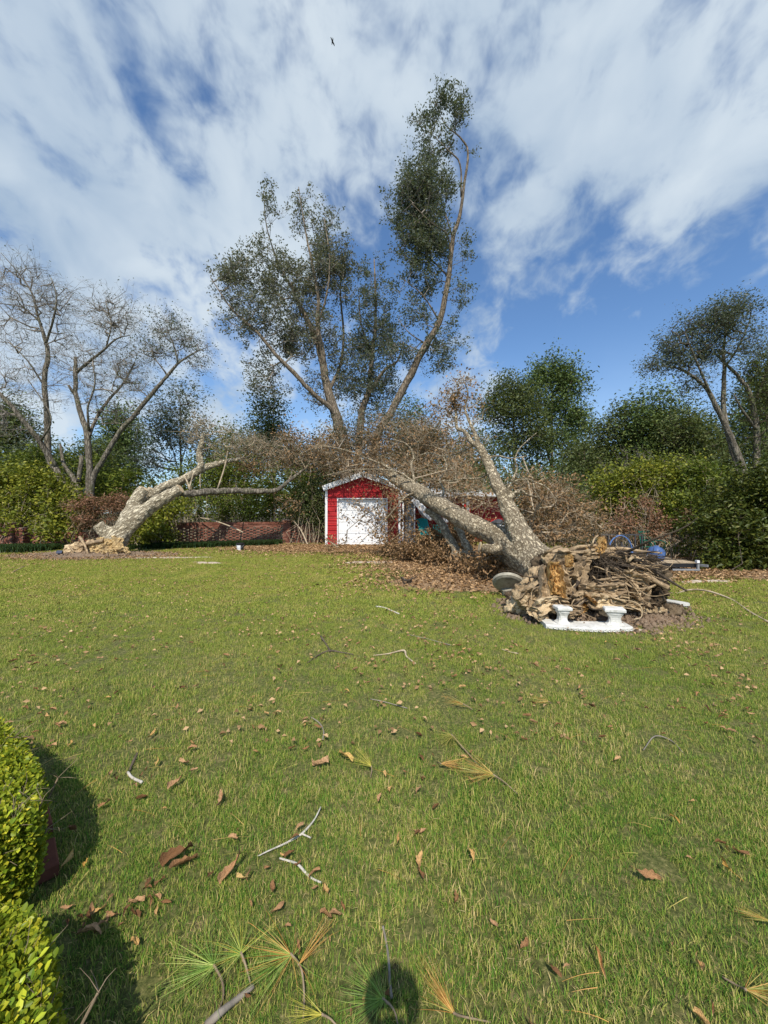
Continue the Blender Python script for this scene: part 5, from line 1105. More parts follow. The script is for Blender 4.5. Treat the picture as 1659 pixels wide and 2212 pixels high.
# ------------------------------------------------------------------ loose sticks and branches
def stick(label, paths, mat, z=.012, name='fallen_stick', rough=.1, ground_=True, cat='stick'):
    m = MB(); first = None
    for pts in paths:
        P = []; R = []
        for p in pts:
            zz = z if len(p) < 4 else p[3]; q = G(p[0], p[1], zz); P.append(q); R.append(p[2]/2*q[1]/F)
        P = np.array(P); first = P[0] if first is None else first; m.tube(P, R, 7, True, rough, 5, 25)
    V = np.concatenate(m.V)-np.array([first[0], first[1], 0]); o = obj(name, V, m.F, mat, smooth=True); o.location = (first[0], first[1], 0); return tag(o, label, cat)
GREY, PALE = MAT['twig_grey'], MAT['twig_pale']
MAT['stick_white'] = mottled('bleached_twig', (.36, .33, .28), (.62, .58, .52), 40)
SW = MAT['stick_white']
stick('dark forked stick in the middle of the lawn, left of the bent one', [[(693, 1374, 4, .05), (702, 1388, 4), (713, 1406, 4.5)], [(664, 1432, 2.5), (690, 1414, 3.5), (713, 1406, 4.5), (740, 1410, 3.5), (763, 1414, 3)]], MAT['bark_dark'])
stick('pale bent stick in the middle of the lawn, right of the forked one', [[(806, 1416, 2.5), (840, 1412, 3), (872, 1405, 4, .03), (878, 1418, 4), (898, 1434, 3.5)]], PALE)
stick('grey curved twig left of centre below the forked stick', [[(672, 1549, 2.5), (690, 1562, 3), (699, 1580, 3), (697, 1598, 3)]], GREY)
stick('white bleached Y shaped twig in the lower left lawn', [[(693, 1743, 2.5, .03), (678, 1772, 4), (652, 1801, 5), (620, 1820, 4), (580, 1838, 3), (556, 1850, 2)], [(652, 1801, 4), (672, 1810, 3)]], SW)
stick('white crooked twig just below the bleached Y shaped one', [[(604, 1854, 4), (625, 1860, 4.5), (643, 1867, 5, .03), (660, 1885, 5), (675, 1898, 4.5), (695, 1907, 4)]], SW)
stick('short curved white bone like twig beside the hedge shadow', [[(276, 1668, 5), (286, 1680, 5.5), (307, 1690, 6, .02)]], SW)
stick('short dark stick above the curved white twig', [[(297, 1626, 4, .04), (288, 1645, 6), (280, 1664, 4)]], MAT['bark_dark'])
stick('long thin pale twig rising from the shaded pine sprig', [[(827, 2001, 5, .06), (835, 2040, 5), (840, 2080, 5.5, .05), (842, 2120, 6), (846, 2156, 7)]], GREY)
stick('thick grey stick running off the bottom edge below the pine sprigs', [[(548, 2130, 9), (510, 2160, 12), (475, 2188, 14, .03), (445, 2216, 16)]], GREY)
stick('long pale branch curving over the soil at the right edge', [[(1462, 1282, 2), (1490, 1274, 3.5, .05), (1530, 1277, 4, .08), (1580, 1295, 4), (1620, 1322, 4.5), (1662, 1345, 5)]], PALE)
stick('knobbly dark branch on the leaf litter in front of the shed', [[(868, 1248, 5, .08), (880, 1254, 5, .12), (900, 1246, 4), (925, 1240, 3)], [(880, 1254, 4.5, .1), (884, 1264, 4), (898, 1268, 3.5)]], MAT['bark_dark'])
stick('pale twig lying on the lawn left of the concrete bench', [[(1083, 1402, 2), (1100, 1408, 2), (1120, 1412, 3)]], PALE)
stick('small pale stick on the lawn below the brush pile', [[(812, 1310, 3), (830, 1313, 3.4), (862, 1326, 3.4)]], SW)
stick('thin twig on the right side of the lawn', [[(1390, 1620, 2), (1415, 1590, 2.4, .03), (1450, 1600, 2.4), (1475, 1625, 1.8)]], GREY)
stick('green brown stick at the left edge of the lawn', [[(28, 1236, 3), (38, 1231, 3.5), (52, 1224, 3)]], MAT['twig_brown'])
stick('thin grey twig near the middle right of the lawn', [[(880, 1370, 1.6), (930, 1382, 2), (975, 1394, 2)]], GREY)
stick('grey twig lying in the centre of the lawn above the pine sprigs', [[(800, 1510, 2), (830, 1516, 2.4), (880, 1530, 2)]], GREY)
stick('thin branch resting against the top of the pierced wall', [[(440, 1124, 2), (500, 1130, 2)]], PALE) if False else None
def leanstick(label, pts, mat):
    P, R = px_path(pts); V, Fc = tube(P, R, 6, True, .1, 4); o = obj('leaning_branch', V-np.array([P[0][0], P[0][1], 0]), Fc, mat, smooth=True); o.location = (P[0][0], P[0][1], 0); tag(o, label, 'branch')
leanstick('pale bare branch hanging down in front of the pierced wall', [(430, 1118, 17.9, 2), (460, 1124, 17.7, 3), (500, 1138, 17.6, 3.2), (525, 1150, 17.5, 3.4)], PALE)
leanstick('thin branch leaning on the wall between pier and shed', [(634, 1125, 18.6, 2), (650, 1145, 18.2, 3), (664, 1175, 17.8, 3.4), (668, 1181, 17, 3)], PALE)
leanstick('pale stick poking from the brush at the left shed corner', [(703, 1165, 16.5, 3.5), (718, 1174, 16.3, 3), (738, 1187, 16, 2.5)], PALE)

# ------------------------------------------------------------------ pine sprigs
def needle_mesh(L, w, bend, mat):
    n = 5; V = []; Fc = []
    for i in range(n+1):
        s = i/n; r = w*(1-s*.75)/2; x = L*s; z = bend*L*s*s
        for k in range(3):
            a = k*2.094; V.append([x, r*math.cos(a), z+r*math.sin(a)])
    for i in range(n):
        for k in range(3): Fc.append((i*3+k, i*3+(k+1) % 3, i*3+3+(k+1) % 3, i*3+3+k))
    return meshdata('needle', V, Fc, mat)
NM = {k: [needle_mesh(1.0, .0135*q, b, MAT[k]) for q, b in ((1, -.12), (1.1, -.05), (.9, -.28))] for k in ('needle_g', 'needle_y', 'needle_o', 'needle_ol')}
def sprig(label, hub, dir_px, stem, n, L, kinds, spread=1.0, z=.05, sw=6):
    h = G(hub[0], hub[1], z); d = G(hub[0]+dir_px[0], hub[1]+dir_px[1], z)-h; a0 = math.atan2(d[1], d[0])
    n = int(n*1.6); sw *= .7
    t = thing('pine_sprig', label, 'pine sprig', (h[0], h[1], 0))
    pts = [(hub[0], hub[1])]+stem; P = np.array([G(u, v, max(.012, z*(1-i/len(stem)))) for i, (u, v) in enumerate(pts)]); w = sw*h[1]/F/2
    V, Fc = tube(P, np.linspace(w*1.2, w*.8, len(P)), 7, True, .25, 5, 60); obj('stem', V, Fc, MAT['twig_brown'], t, smooth=True)
    for i in range(n):
        k = kinds[int(rng.integers(0, len(kinds)))]; o = bpy.data.objects.new('needle', NM[k][i % 3]); COL.objects.link(o); o.parent = t
        back = rng.uniform(0, .03); o.location = (-math.cos(a0)*back*0, 0, z+rng.uniform(-.008, .012))
        o.location = Vector((P[0]-np.array([h[0], h[1], 0]))*1.0)+Vector(((P[1]-P[0])*rng.uniform(0, .22)))
        yaw = a0+rng.normal()*spread*.62; tilt = rng.uniform(-.12, .38); ln = L*rng.uniform(.7, 1.12)
        o.rotation_euler = (rng.uniform(-1.9, 1.9), -max(tilt, -math.atan2(z*.8, ln)), yaw); o.scale = (ln, ln*.9 if ln > .1 else .1, ln*.9)
    return t
sprig('leftmost of the green pine sprigs at the bottom edge', (461, 2084), (-60, 10), [(478, 2115), (482, 2150), (470, 2190)], 48, .17, ['needle_g'], 1.25)
sprig('small green pine sprig between the leftmost and the largest', (520, 2056), (-40, -20), [(532, 2090), (542, 2128)], 40, .14, ['needle_g', 'needle_g', 'needle_y'], 1.4)
sprig('largest green pine sprig with a few orange needles at the bottom', (627, 2060), (-60, 15), [(650, 2090), (657, 2150), (655, 2200)], 60, .17, ['needle_g', 'needle_g', 'needle_g', 'needle_o'], 1.35)
sprig('pine sprig lying in the shadow of the photographer', (826, 2156), (-60, 5), [(850, 2180), (860, 2215)], 46, .15, ['needle_g'], 1.1)
sprig('yellow pine sprig at the very bottom edge', (695, 2191), (-60, 2), [(712, 2200), (728, 2216)], 18, .12, ['needle_y'], .55)
sprig('orange and straw pine sprig right of the photographer shadow', (979, 2188), (-45, -60), [(1000, 2196), (1060, 2208)], 30, .14, ['needle_o', 'needle_o', 'needle_ol'], .45)
sprig('upright orange needle bundle beside the largest green sprig', (645, 2083), (60, -80), [(650, 2092)], 12, .16, ['needle_o'], .12, sw=4)
sprig('straw coloured needle bundle cut by the right edge', (1662, 1990), (-60, -15), [(1680, 1996)], 22, .10, ['needle_o', 'needle_ol'], .3)
sprig('orange pine sprig near the bottom right edge', (1612, 2138), (50, 12), [(1595, 2130), (1560, 2110)], 26, .12, ['needle_o', 'needle_ol'], .6)
sprig('orange green pine sprig in the middle of the lawn', (1064, 1672), (-60, -6), [(1090, 1690), (1120, 1717)], 46, .20, ['needle_ol', 'needle_ol', 'needle_o'], .6, sw=4)
sprig('olive pine sprig above the orange green one on the lawn', (975, 1586), (-50, 30), [(1000, 1615), (1029, 1648)], 42, .17, ['needle_ol'], .9, sw=4)
sprig('small yellow green sprig left of the orange green one', (802, 1654), (-40, -30), [(803, 1665), (800, 1680)], 26, .17, ['needle_ol', 'needle_y'], .5, sw=3)
sprig('dull orange sprig touching the orange green one at its left', (953, 1650), (50, 6), [(945, 1645)], 26, .14, ['needle_o'], .35, sw=3)
sprig('small orange sprig with a grey cone right of centre', (1000, 1520), (-40, -5), [(1012, 1527), (1021, 1533)], 16, .16, ['needle_o', 'needle_ol'], .4, sw=3)
sprig('faint straw sprig near the right side of the lawn', (1185, 1515), (-50, -6), [(1192, 1520)], 16, .16, ['needle_o', 'needle_ol'], .5, sw=3)
# loose straw needles
ndl = NM['needle_o']+NM['needle_ol']
for i in range(190):
    y = math.sqrt(rng.uniform(1.2, 16)); x = rng.uniform(-.95, 1)*y
    o = bpy.data.objects.new('pine_needle', ndl[int(rng.integers(0, 6))]); COL.objects.link(o); L = rng.uniform(.08, .2); o.location = (x, y, .035)
    o.rotation_euler = (0, rng.uniform(-.1, .1), rng.uniform(0, 6.28)); o.scale = (L, .16, .16); tag(o, 'single dry straw coloured pine needle, '+('near' if y < 2 else 'farther')+(' left' if x < -.3*y else ' centre' if x < .3*y else ' right')+' part of the lawn', 'pine needle', 'loose pine needles on the lawn')

# ------------------------------------------------------------------ dry leaves on the lawn
def dry_leaf(seed, lobed=False):
    r = np.random.default_rng(seed); n = 9; V = []; Fc = []; cv = r.uniform(-1.5, 3.5); fl = r.uniform(.3, 1.7); tw = r.uniform(-1.6, 1.6)
    for i in range(n):
        s = i/(n-1); w = (.5*math.sin(math.pi*min(1, s*1.02+.02))**.7)*r.uniform(.75, 1.15)*(1.25 if lobed and i % 2 else .85 if lobed else 1)
        for j in (-1, -.5, 0, .5, 1):
            x = (s-.5); y = j*w*(.46-.14*fl)+.10*math.sin(s*5+seed); z = .16*cv*(s-.5)**2*1.6+fl*abs(j)**1.5*w*.42+tw*(s-.5)*j*.25+r.uniform(-.022, .022)+.03*math.sin(j*6+s*9+seed); V.append([x, y, z])
    for i in range(n-1):
        for j in range(4): Fc.append((i*5+j, i*5+j+1, i*5+j+6, i*5+j+5))
    V += [[-.5, 0, V[2][2]], [-.72, .04, V[2][2]+.03], [-.72, .055, V[2][2]+.03], [-.5, .02, V[2][2]]]; k = len(V)-4; Fc.append((k, k+1, k+2, k+3))
    V = np.array(V); V[:, 2] -= V[:, 2].min(); return meshdata('dry_leaf', V, Fc, MAT['dryleaf'], True)
LV = [dry_leaf(s, s % 3 == 0) for s in range(12)]
MAT['yl'] = dryleafmat('golden_leaf', [(0, (.60, .34, .06)), (1, (.62, .44, .18))])
def place_words(x, y):
    u = x/y; return ('near' if y < 2 else 'middle' if y < 3.6 else 'farther')+' '+('left' if u < -.33 else 'centre' if u < .33 else 'right')+' part of the lawn'
def put_leaf(x, y, s, label, group, mesh=None, rz=None, mat=None, z=.03):
    o = bpy.data.objects.new('dry_leaf', mesh or LV[int(rng.integers(0, 12))]); COL.objects.link(o); o.location = (x, y, z); o.scale = (s, s*rng.uniform(.6, 1), s)
    o.rotation_euler = (rng.uniform(-.5, .5), rng.uniform(-.35, .35), rng.uniform(0, 6.28) if rz is None else rz); tag(o, label, 'leaf', group); return o
GL = [me.copy() for me in LV[:3]]
for me in GL: me.materials[0] = MAT['yl']
for (u, v, s, lb, g) in [(146, 1875, .075, 'orange brown oval leaf lying in the hedge shadow by the bricks', 1), (180, 1888, .055, 'tan leaf standing upright just outside the hedge shadow', 1), (522, 1916, .05, 'pale yellow oval leaf beside a curled brown clump', 1), (192, 2040, .08, 'large curled brown leaf beside the near hedge', 0),
                     (155, 1808, .07, 'pinkish brown leaf inside the hedge shadow', 0), (340, 1660, .06, 'upright orange brown leaf above the white twig', 1), (413, 1632, .07, 'curled reddish leaf on the left lawn', 0), (380, 1705, .10, 'long curled brown leaf on the left lawn', 0), (478, 1740, .10, 'broad brown leaf left of the bleached twig', 0),
                     (385, 1865, .13, 'big crumpled brown leaf cluster on the lower left lawn', 0), (395, 1885, .12, 'crumpled brown leaf beneath the bigger cluster', 0), (500, 1895, .12, 'curled two lobed brown leaf near the pale yellow one', 0), (692, 1664, .11, 'long brown curled leaf left of the small sprig', 0), (745, 1650, .11, 'tan leaf right beside the long curled one', 1),
                     (1457, 1786, .05, 'small orange leaf on the right lawn', 1), (1570, 1888, .06, 'tan curled leaf near the right edge', 1), (1400, 1910, .09, 'crumpled brown leaf on the lower right lawn', 0), (1020, 1865, .07, 'dark curled leaf in the lower middle', 0), (908, 1880, .08, 'brown curled leaf in the lower centre of the lawn', 0), (1295, 2100, .08, 'grey brown leaf in the lower right corner area', 0)]:
    p = G(u, v); put_leaf(p[0], p[1], s, lb, None, GL[int(rng.integers(0, 3))] if g else None, z=.035)
cl = [(mnoise.noise(Vector((i, 0, 0))), i) for i in range(1)]
k = 0
for i in range(26):
    c = G(300, 1955) if i % 2 else G(205, 2010); put_leaf(c[0]+rng.normal()*.10, c[1]+rng.normal()*.05, rng.uniform(.03, .06), 'small broken brown leaf in the gap between the two hedges', 'leaf bits between the hedges', z=.02)
while k < 255:
    y = rng.uniform(1.1, 4.6); x = rng.uniform(-1.02, 1.02)*y
    if mnoise.noise(Vector((x*1.6, y*1.6, 21))) < rng.uniform(-.3, .45): continue
    if x < -1.3 and y < 1.9: continue
    put_leaf(x, y, rng.uniform(.025, .068)*(.8+.07*y), 'small curled dry brown leaf in the grass, '+place_words(x, y), 'dry leaves scattered over the lawn', z=rng.uniform(.022, .04)); k += 1
def leaf_scatter(n, fn, size, label, mat='litter', name='leaf_litter'):
    P = fn(n); P = np.concatenate([P, rng.uniform(.02, .055, (len(P), 1))], 1); V, Fc = leaves(P, size, .75, 0, .6, .5); tag(obj(name, V, Fc, MAT[mat]), label, 'leaves', kind='stuff')
def lawnfn(n):
    y = np.sqrt(rng.uniform(2.5**2, 17.5**2, n*3)); x = rng.uniform(-1.05, 1.05, n*3)*y
    m = np.array([mnoise.noise(Vector((a*.7, b*.7, 5)))+.5*mnoise.noise(Vector((a*2.7, b*2.7, 5))) for a, b in zip(x, y)]) > rng.uniform(-.5, .6, n*3); return np.stack([x[m], y[m]], 1)[:n]
leaf_scatter(11000, lawnfn, .045, 'thin sprinkling of small brown leaves all over the lawn')
def clods(n, items, size, label, mat):
    m = []; P = []
    for (cx, cy, rx, ry) in items:
        k = n//len(items); a = rng.uniform(0, 6.28, k); r = np.sqrt(rng.uniform(0, 1, k))*1.08; P.append(np.stack([cx+rx*r*np.cos(a), cy+ry*r*np.sin(a), np.maximum(.0, .14*(np.cos(np.minimum(r, 1)*np.pi)+1)/2)+.005], 1))
    P = np.concatenate(P); k = len(P); B = nv(rng.normal(size=(k, 6, 3)))*.0+np.array([[1, 0, 0], [-1, 0, 0], [0, 1, 0], [0, -1, 0], [0, 0, 1], [0, 0, -1.]])[None]
    sz = size*rng.uniform(.25, 1.0, (k, 1, 1))**2; V = (P[:, None]+B*sz*rng.uniform(.5, 1.3, (k, 6, 1))+rng.normal(size=(k, 6, 3))*sz*.2).reshape(-1, 3)
    i = (np.arange(k)*6)[:, None]; T = [(0, 2, 4), (2, 1, 4), (1, 3, 4), (3, 0, 4), (2, 0, 5), (1, 2, 5), (3, 1, 5), (0, 3, 5)]
    tag(obj('soil_clods', V, np.concatenate([i+np.array([t]) for t in T]), MAT[mat]), label, 'soil', kind='stuff')
clods(4000, [(3.35, 6.0, 1.5, 1.1), (3.2, 5.6, 1.2, .5)], .05, 'crumbled soil under the exposed roots of the big oak', 'soil')
clods(2500, [(-10.7, 13.6, 2.8, 1.2)], .07, 'crumbled soil round the base of the pale fallen tree', 'soil')
def ell(items):
    def f(n):
        out = []
        for (cx, cy, rx, ry, w) in items:
            k = int(n*w); a = rng.uniform(0, 6.28, k); r = np.sqrt(rng.uniform(0, 1, k))*(1+.2*rng.normal(size=k)); out.append(np.stack([cx+rx*r*np.cos(a), cy+ry*r*np.sin(a)], 1))
        return np.concatenate(out)
    return f
leaf_scatter(19000, ell([(-.5, 16.0, 6.3, 2.6, .45), (2.0, 11.9, 3.3, 3.0, .3), (1.8, 8.8, 2.4, 1.7, .1), (-4, 16.5, 3, 1.6, .15)]), .078, 'thick tan and brown leaf litter in front of the shed and brush')
leaf_scatter(11000, ell([(9.5, 11.2, 5.5, 2.5, .8), (6.5, 9.4, 2.5, 1.0, .2)]), .07, 'brown leaf litter on the soil below the magnolia and trailer')
leaf_scatter(3000, ell([(-10.5, 13.4, 3.4, 1.3, 1)]), .06, 'scattered brown bits on the soil round the pale fallen tree')

# ------------------------------------------------------------------ clipped hedges in the left foreground
def hedge(label, edge, z_top, leaf_s, n, lx, y_far, seed):
    # edge: right/back boundary polyline (x, y) of the clipped top; the hedge lies to its left
    E = np.array(edge, float); c = E.mean(0); t = thing('boxwood_hedge', label, 'hedge', (c[0]-.3, c[1]-.2, 0))
    nrm = []
    for i in range(len(E)-1): d = nv(E[i+1]-E[i]); nrm.append([d[1], -d[0]] if True else d)
    nrm = np.array(nrm); cen = np.array([lx, E[:, 1].mean()])
    for i in range(len(nrm)):
        if np.dot(nrm[i], (E[i]+E[i+1])/2-cen) < 0: nrm[i] *= -1
    def dist(P):   # signed inward distance from the boundary
        return np.min([-(P-E[i])@nrm[i] for i in range(len(nrm))], axis=0)
    lo = np.array([lx, E[:, 1].min()-.1]); hi = np.array([E[:, 0].max()+.05, y_far])
    P2 = rng.uniform(lo, hi, (n*5, 2)); D = dist(P2); P2 = P2[D > -.01][:n]; D = dist(P2); R = .13
    zt = np.where(D < R, z_top-R*.6+np.sqrt(np.maximum(R*R-(R-D)**2, 0))*.6, z_top)
    zt += np.array([.022*mnoise.noise(Vector((a*9, b*9, seed)))+.02*mnoise.noise(Vector((a*23, b*23, seed))) for a, b in P2])
    Ptop = np.column_stack([P2, zt-rng.exponential(.012, len(P2))])
    # sides
    ns = int(n*.7); k = rng.integers(0, len(nrm), ns); s = rng.uniform(0, 1, (ns, 1)); Q = E[k]*(1-s)+E[k+1]*s; zz = rng.uniform(.05, z_top-.03, ns)
    bul = .03*np.sin(zz/z_top*3.1)-np.maximum(0, .14-zz)*.5; Q = Q+nrm[k]*(bul-rng.exponential(.018, ns)+rng.normal(size=ns)*.01)[:, None]; Ps = np.column_stack([Q, zz])
    P = np.concatenate([Ptop, Ps]); outv = np.concatenate([np.tile([0, 0, .9], (len(Ptop), 1)), np.column_stack([nrm[k]*.9, np.full(ns, .4)])])
    # 300 leaves nearest the camera as single leaves
    dcam = np.linalg.norm(P-np.array([0, 0, H]), axis=1); ang = P[:, 0]/P[:, 1]; vis = (ang > -1.03) & (P[:, 1] > .7)
    vis &= np.concatenate([np.ones(len(Ptop), bool), np.ones(ns, bool)])
    idx = np.where(vis)[0]; idx = idx[np.argsort(dcam[idx])][:3000]; idx = rng.choice(idx, min(300, len(idx)), replace=False); mask = np.ones(len(P), bool); mask[idx] = False
    def oval(Pn, out, size):
        m = len(Pn); d = nv(rng.normal(size=(m, 3))*.8+out); up = nv(rng.normal(size=(m, 3))+np.array([0, -.3, 1.0])); s_ = nv(np.cross(d, up)); u = np.cross(s_, d); sz = (size*rng.uniform(.6, 1.25, m))[:, None]
        prof = [(-.5, 0, 0), (-.2, .27, .07), (.18, .30, .09), (.5, 0, 0), (.18, -.30, .09), (-.2, -.27, .07)]
        V = np.stack([Pn+d*sz*a+s_*sz*b+u*sz*c_ for (a, b, c_) in prof], 1).reshape(-1, 3); i = (np.arange(m)*6)[:, None]
        return V, [i+np.array([[0, 1, 2, 3]]), i+np.array([[0, 3, 4, 5]])]
    V, Fs = oval(P[mask], outv[mask], leaf_s); obj('foliage', V, Fs, MAT['box_leaf'], t, kind='stuff')
    for q in range(4):
        V, Fs = oval(np.zeros((1, 3)), np.array([[1., 0, 0]]), 1.0)
    Vl = np.array([(-.5, 0, 0), (-.2, .27, .07), (.18, .30, .09), (.5, 0, 0), (.18, -.30, .09), (-.2, -.27, .07)]); LM = meshdata('leaf', Vl, [(0, 1, 2, 3), (0, 3, 4, 5)], MAT['box_leaf_one'])
    for i in idx:
        o = bpy.data.objects.new('leaf', LM); COL.objects.link(o); o.parent = t; d = Vector((rng.normal(size=3)*.8+outv[i])).normalized()
        o.rotation_euler = d.to_track_quat('X', 'Z').to_euler(); o.location = Vector(P[i]+outv[i]*.008)-t.location; sz = leaf_s*rng.uniform(.9, 1.4); o.scale = (sz, sz, sz)
    # stems and inner twig mass
    m = 900; C = rng.uniform(lo, hi, (m*3, 2)); C = C[dist(C) > .05][:m]; A = np.column_stack([C, np.full(len(C), 0.0)]); B = A+rng.normal(size=A.shape)*.06; B[:, 2] = rng.uniform(.2, z_top-.03, len(A)); r = np.full(len(A), .004)
    me = [segs(A, B, r*1.4, r, 4)]; tw, _, _ = twigs_at(B, 5, .10, .0015, .5); me += tw; V, Fs = cat_mesh(me); obj('stems', V, Fs, MAT['twig_brown'], t, kind='stuff')
    # inner leaves filling the volume
    m = int(n*1.0); C = rng.uniform(lo, hi, (m*3, 2)); dd = dist(C); C = C[dd > .03][:m]; Z = rng.uniform(.08, z_top-.025, len(C)); V, Fc = leaves(np.column_stack([C, Z]), leaf_s*1.9, .2, 0, .7); obj('inner_foliage', V, Fc, MAT['box_leaf'], t, kind='stuff')
def onebox():
    m = NT('boxwood_leaf'); oi = m.n('ShaderNodeObjectInfo'); c = m.ramp(oi.outputs['Random'], [(0, (.09, .15, .012)), (.4, (.24, .32, .022)), (.85, (.42, .45, .035)), (1, (.60, .50, .05))]); m.col(c); m.rough(.3); return m.m
MAT['box_leaf_one'] = onebox()
hedge('far clipped boxwood hedge with yellow green top at the left edge', [(-3.0, 1.34), (-1.45, 1.37), (-1.40, 1.47), (-1.66, 1.75), (-1.95, 1.96), (-2.33, 2.19), (-3.1, 2.47)], .44, .021, 26000, -3.0, 2.6, 3)
hedge('near clipped boxwood hedge filling the bottom left corner', [(-.62, .58), (-.80, .85), (-.95, 1.02), (-1.05, 1.09), (-1.16, 1.13), (-1.9, 1.15)], .43, .021, 24000, -1.9, 1.25, 9)
def edging():
    t = thing('brick_edging', 'dark red brick edging at the foot of the far hedge', 'edging', (-1.5, 1.68, 0))
    me = meshdata('brick', *(lambda m: (np.concatenate(m.V), m.F))(MB().box((0, 0, 0), (.19, .085, .06), bev=.006)), MAT['brick'])
    a = np.array([-1.42, 1.56]); b = np.array([-1.84, 1.96]); L = np.linalg.norm(b-a); n = int(L/.2); rz = math.atan2(b[1]-a[1], b[0]-a[0])
    for i in range(n):
        p = a+(b-a)*(i+.5)/n; o = bpy.data.objects.new('brick', me); COL.objects.link(o); o.parent = t; o.location = Vector((p[0], p[1], .035+rng.uniform(-.006, .004)))-t.location; o.rotation_euler = (rng.uniform(-.04, .04), 0, rz+rng.uniform(-.04, .04))
edging()

# ------------------------------------------------------------------ concrete benches
def curved_slab(L, wdt, th, bow, carve=True):
    """curved bench seat centred on origin, underside z=0; returns MB"""
    m = MB(); n = 28; V = []; Fc = []
    prof = [(-wdt/2, 0), (-wdt/2-.012, .01), (-wdt/2-.012, th-.012), (-wdt/2, th), (wdt/2, th), (wdt/2+.012, th-.012), (wdt/2+.012, .01), (wdt/2, 0)]
    k = len(prof)
    for i in range(n+1):
        s = i/n-.5; x = L*s; yb = bow*(4*s*s)
        for (py, pz) in prof:
            f = 1-.02*(abs(s) > .49); V.append([x*(1+py*.10/wdt*0), yb+py*f, pz])
    for i in range(n):
        for j in range(k): Fc.append((i*k+j, (i+1)*k+j, (i+1)*k+(j+1) % k, i*k+(j+1) % k))
    Fc += [tuple(range(k)), tuple(range(n*k, n*k+k))[::-1]]
    m.add(V, Fc); return m
def beads(L, wdt, th, bow):
    m = MB(); n = 18
    for i in range(n):
        s = (i+.5)/n-.5; x = L*s; y = bow*4*s*s-wdt/2-.012; r = .022; P = []; Fc = []
        for a in range(10):
            t = a*2*math.pi/10; P.append([x+r*1.15*math.cos(t), y-.002, th/2+r*.8*math.sin(t)])
        for a in range(10):
            t = a*2*math.pi/10; P.append([x+r*.8*math.cos(t), y-.014, th/2+r*.55*math.sin(t)])
        for a in range(10):
            t = a*2*math.pi/10; P.append([x+r*.5*math.cos(t), y-.006, th/2+r*.35*math.sin(t)])
        for q in (0, 10):
            for a in range(10): Fc.append((q+a, q+(a+1) % 10, q+10+(a+1) % 10, q+10+a))
        Fc.append(tuple(range(20, 30))); m.add(P, Fc)
    return m
def pedestal_mesh(w, d, h):
    m = MB(); prof = [(1.0, 0), (1.0, .05), (.92, .07), (.78, .12), (.66, .20), (.60, .32), (.62, .45), (.72, .56), (.86, .66), (.90, .70), (.84, .72), (.84, .76)]
    V = []; Fc = []; k = 28
    for (f, z) in prof:
        for i in range(k):
            a = 2*math.pi*i/k; c, s = math.cos(a), math.sin(a); e = .35; x = math.copysign(abs(c)**e, c); y = math.copysign(abs(s)**e, s)
            fl = 1+(.06*math.sin(a*7+z*9) if .1 < z < .68 else 0); V.append([x*w/2*f*fl*.9, y*d/2*f*fl*.9, z*h])
    for j in range(len(prof)-1):
        for i in range(k): Fc.append((j*k+i, j*k+(i+1) % k, (j+1)*k+(i+1) % k, (j+1)*k+i))
    Fc.append(tuple(range(k))[::-1]); Fc.append(tuple(range((len(prof)-1)*k, len(prof)*k))); m.add(V, Fc)
    m.box((0, 0, h*.88), (w*1.0, d*1.0, h*.235), bev=.012)
    return m
def upside_bench():
    t = thing('garden_bench', 'white curved concrete bench lying upside down in front of the exposed roots', 'bench', (2.78, 5.06, 0), rz=RAD(-6))
    m = curved_slab(1.12, .30, .062, .10); m.build('seat', MAT['white_conc'], t, world=False)
    beads(1.10, .30, .062, .10).build('carved_edge', MAT['white_conc'], t, world=False)
    for (x, y, w, h, rz, rx) in ((-.31, .05, .20, .235, .1, .02), (.37, .03, .25, .235, -.25, -.03)):
        q = pedestal_mesh(w, .17, h); V = np.concatenate(q.V); R = np.array(Matrix.Rotation(rz, 3, 'Z') @ Matrix.Rotation(rx, 3, 'Y')); o = obj('pedestal', V@R.T+np.array([x, y, .060]), q.F, MAT['white_conc'], t, world=False)
upside_bench()
def table():
    c = W(1098, 1266, 6.9); t = thing('stone_table', 'grey round concrete table top tipped on edge beside the roots', 'table', (c[0], c[1], 0))
    R = Matrix.Rotation(RAD(20), 3, 'Y') @ Matrix.Rotation(RAD(-42), 3, 'X')
    m = MB().lathe([(.24, 0), (.285, .02), (.29, .07), (.27, .09), (.0, .09)], c+np.array([0, 0, .02]), 30, R); m.build('table_top', MAT['grey_conc'], t)
    p = W(1103, 1250, 7.1); MB().box(p, (.26, .2, .10), rz=.1, bev=.015).box(p+np.array([0, 0, -.14]), (.18, .14, .2)).build('pedestal', MAT['white_conc'], t, label='white square foot above the tipped table top')
    m = MB().tube([c+np.array([.02, 0.12, -.05]), np.array([c[0]+.1, c[1]+.15, -.02])], [.12, .16], 12, True, .1, 3); m.build('column', MAT['grey_conc'], t)
table()
def half_bench():
    c = W(1440, 1308, 6.0); t = thing('garden_bench', 'white concrete bench seat half buried at the right of the root mass', 'bench', (4.86, 6.35, 0), rz=RAD(100))
    q = curved_slab(.75, .17, .05, .06); V = np.concatenate(q.V)+np.array([0, 0, .02]); R = np.array(Matrix.Rotation(RAD(6), 3, 'Y')); obj('seat', V@R.T+np.array([0, 0, .02]), q.F, MAT['white_conc'], t, world=False)
    beads(.74, .17, .05, .06).build('carved_edge', MAT['white_conc'], t, world=False).location = (0, 0, .02)
half_bench()
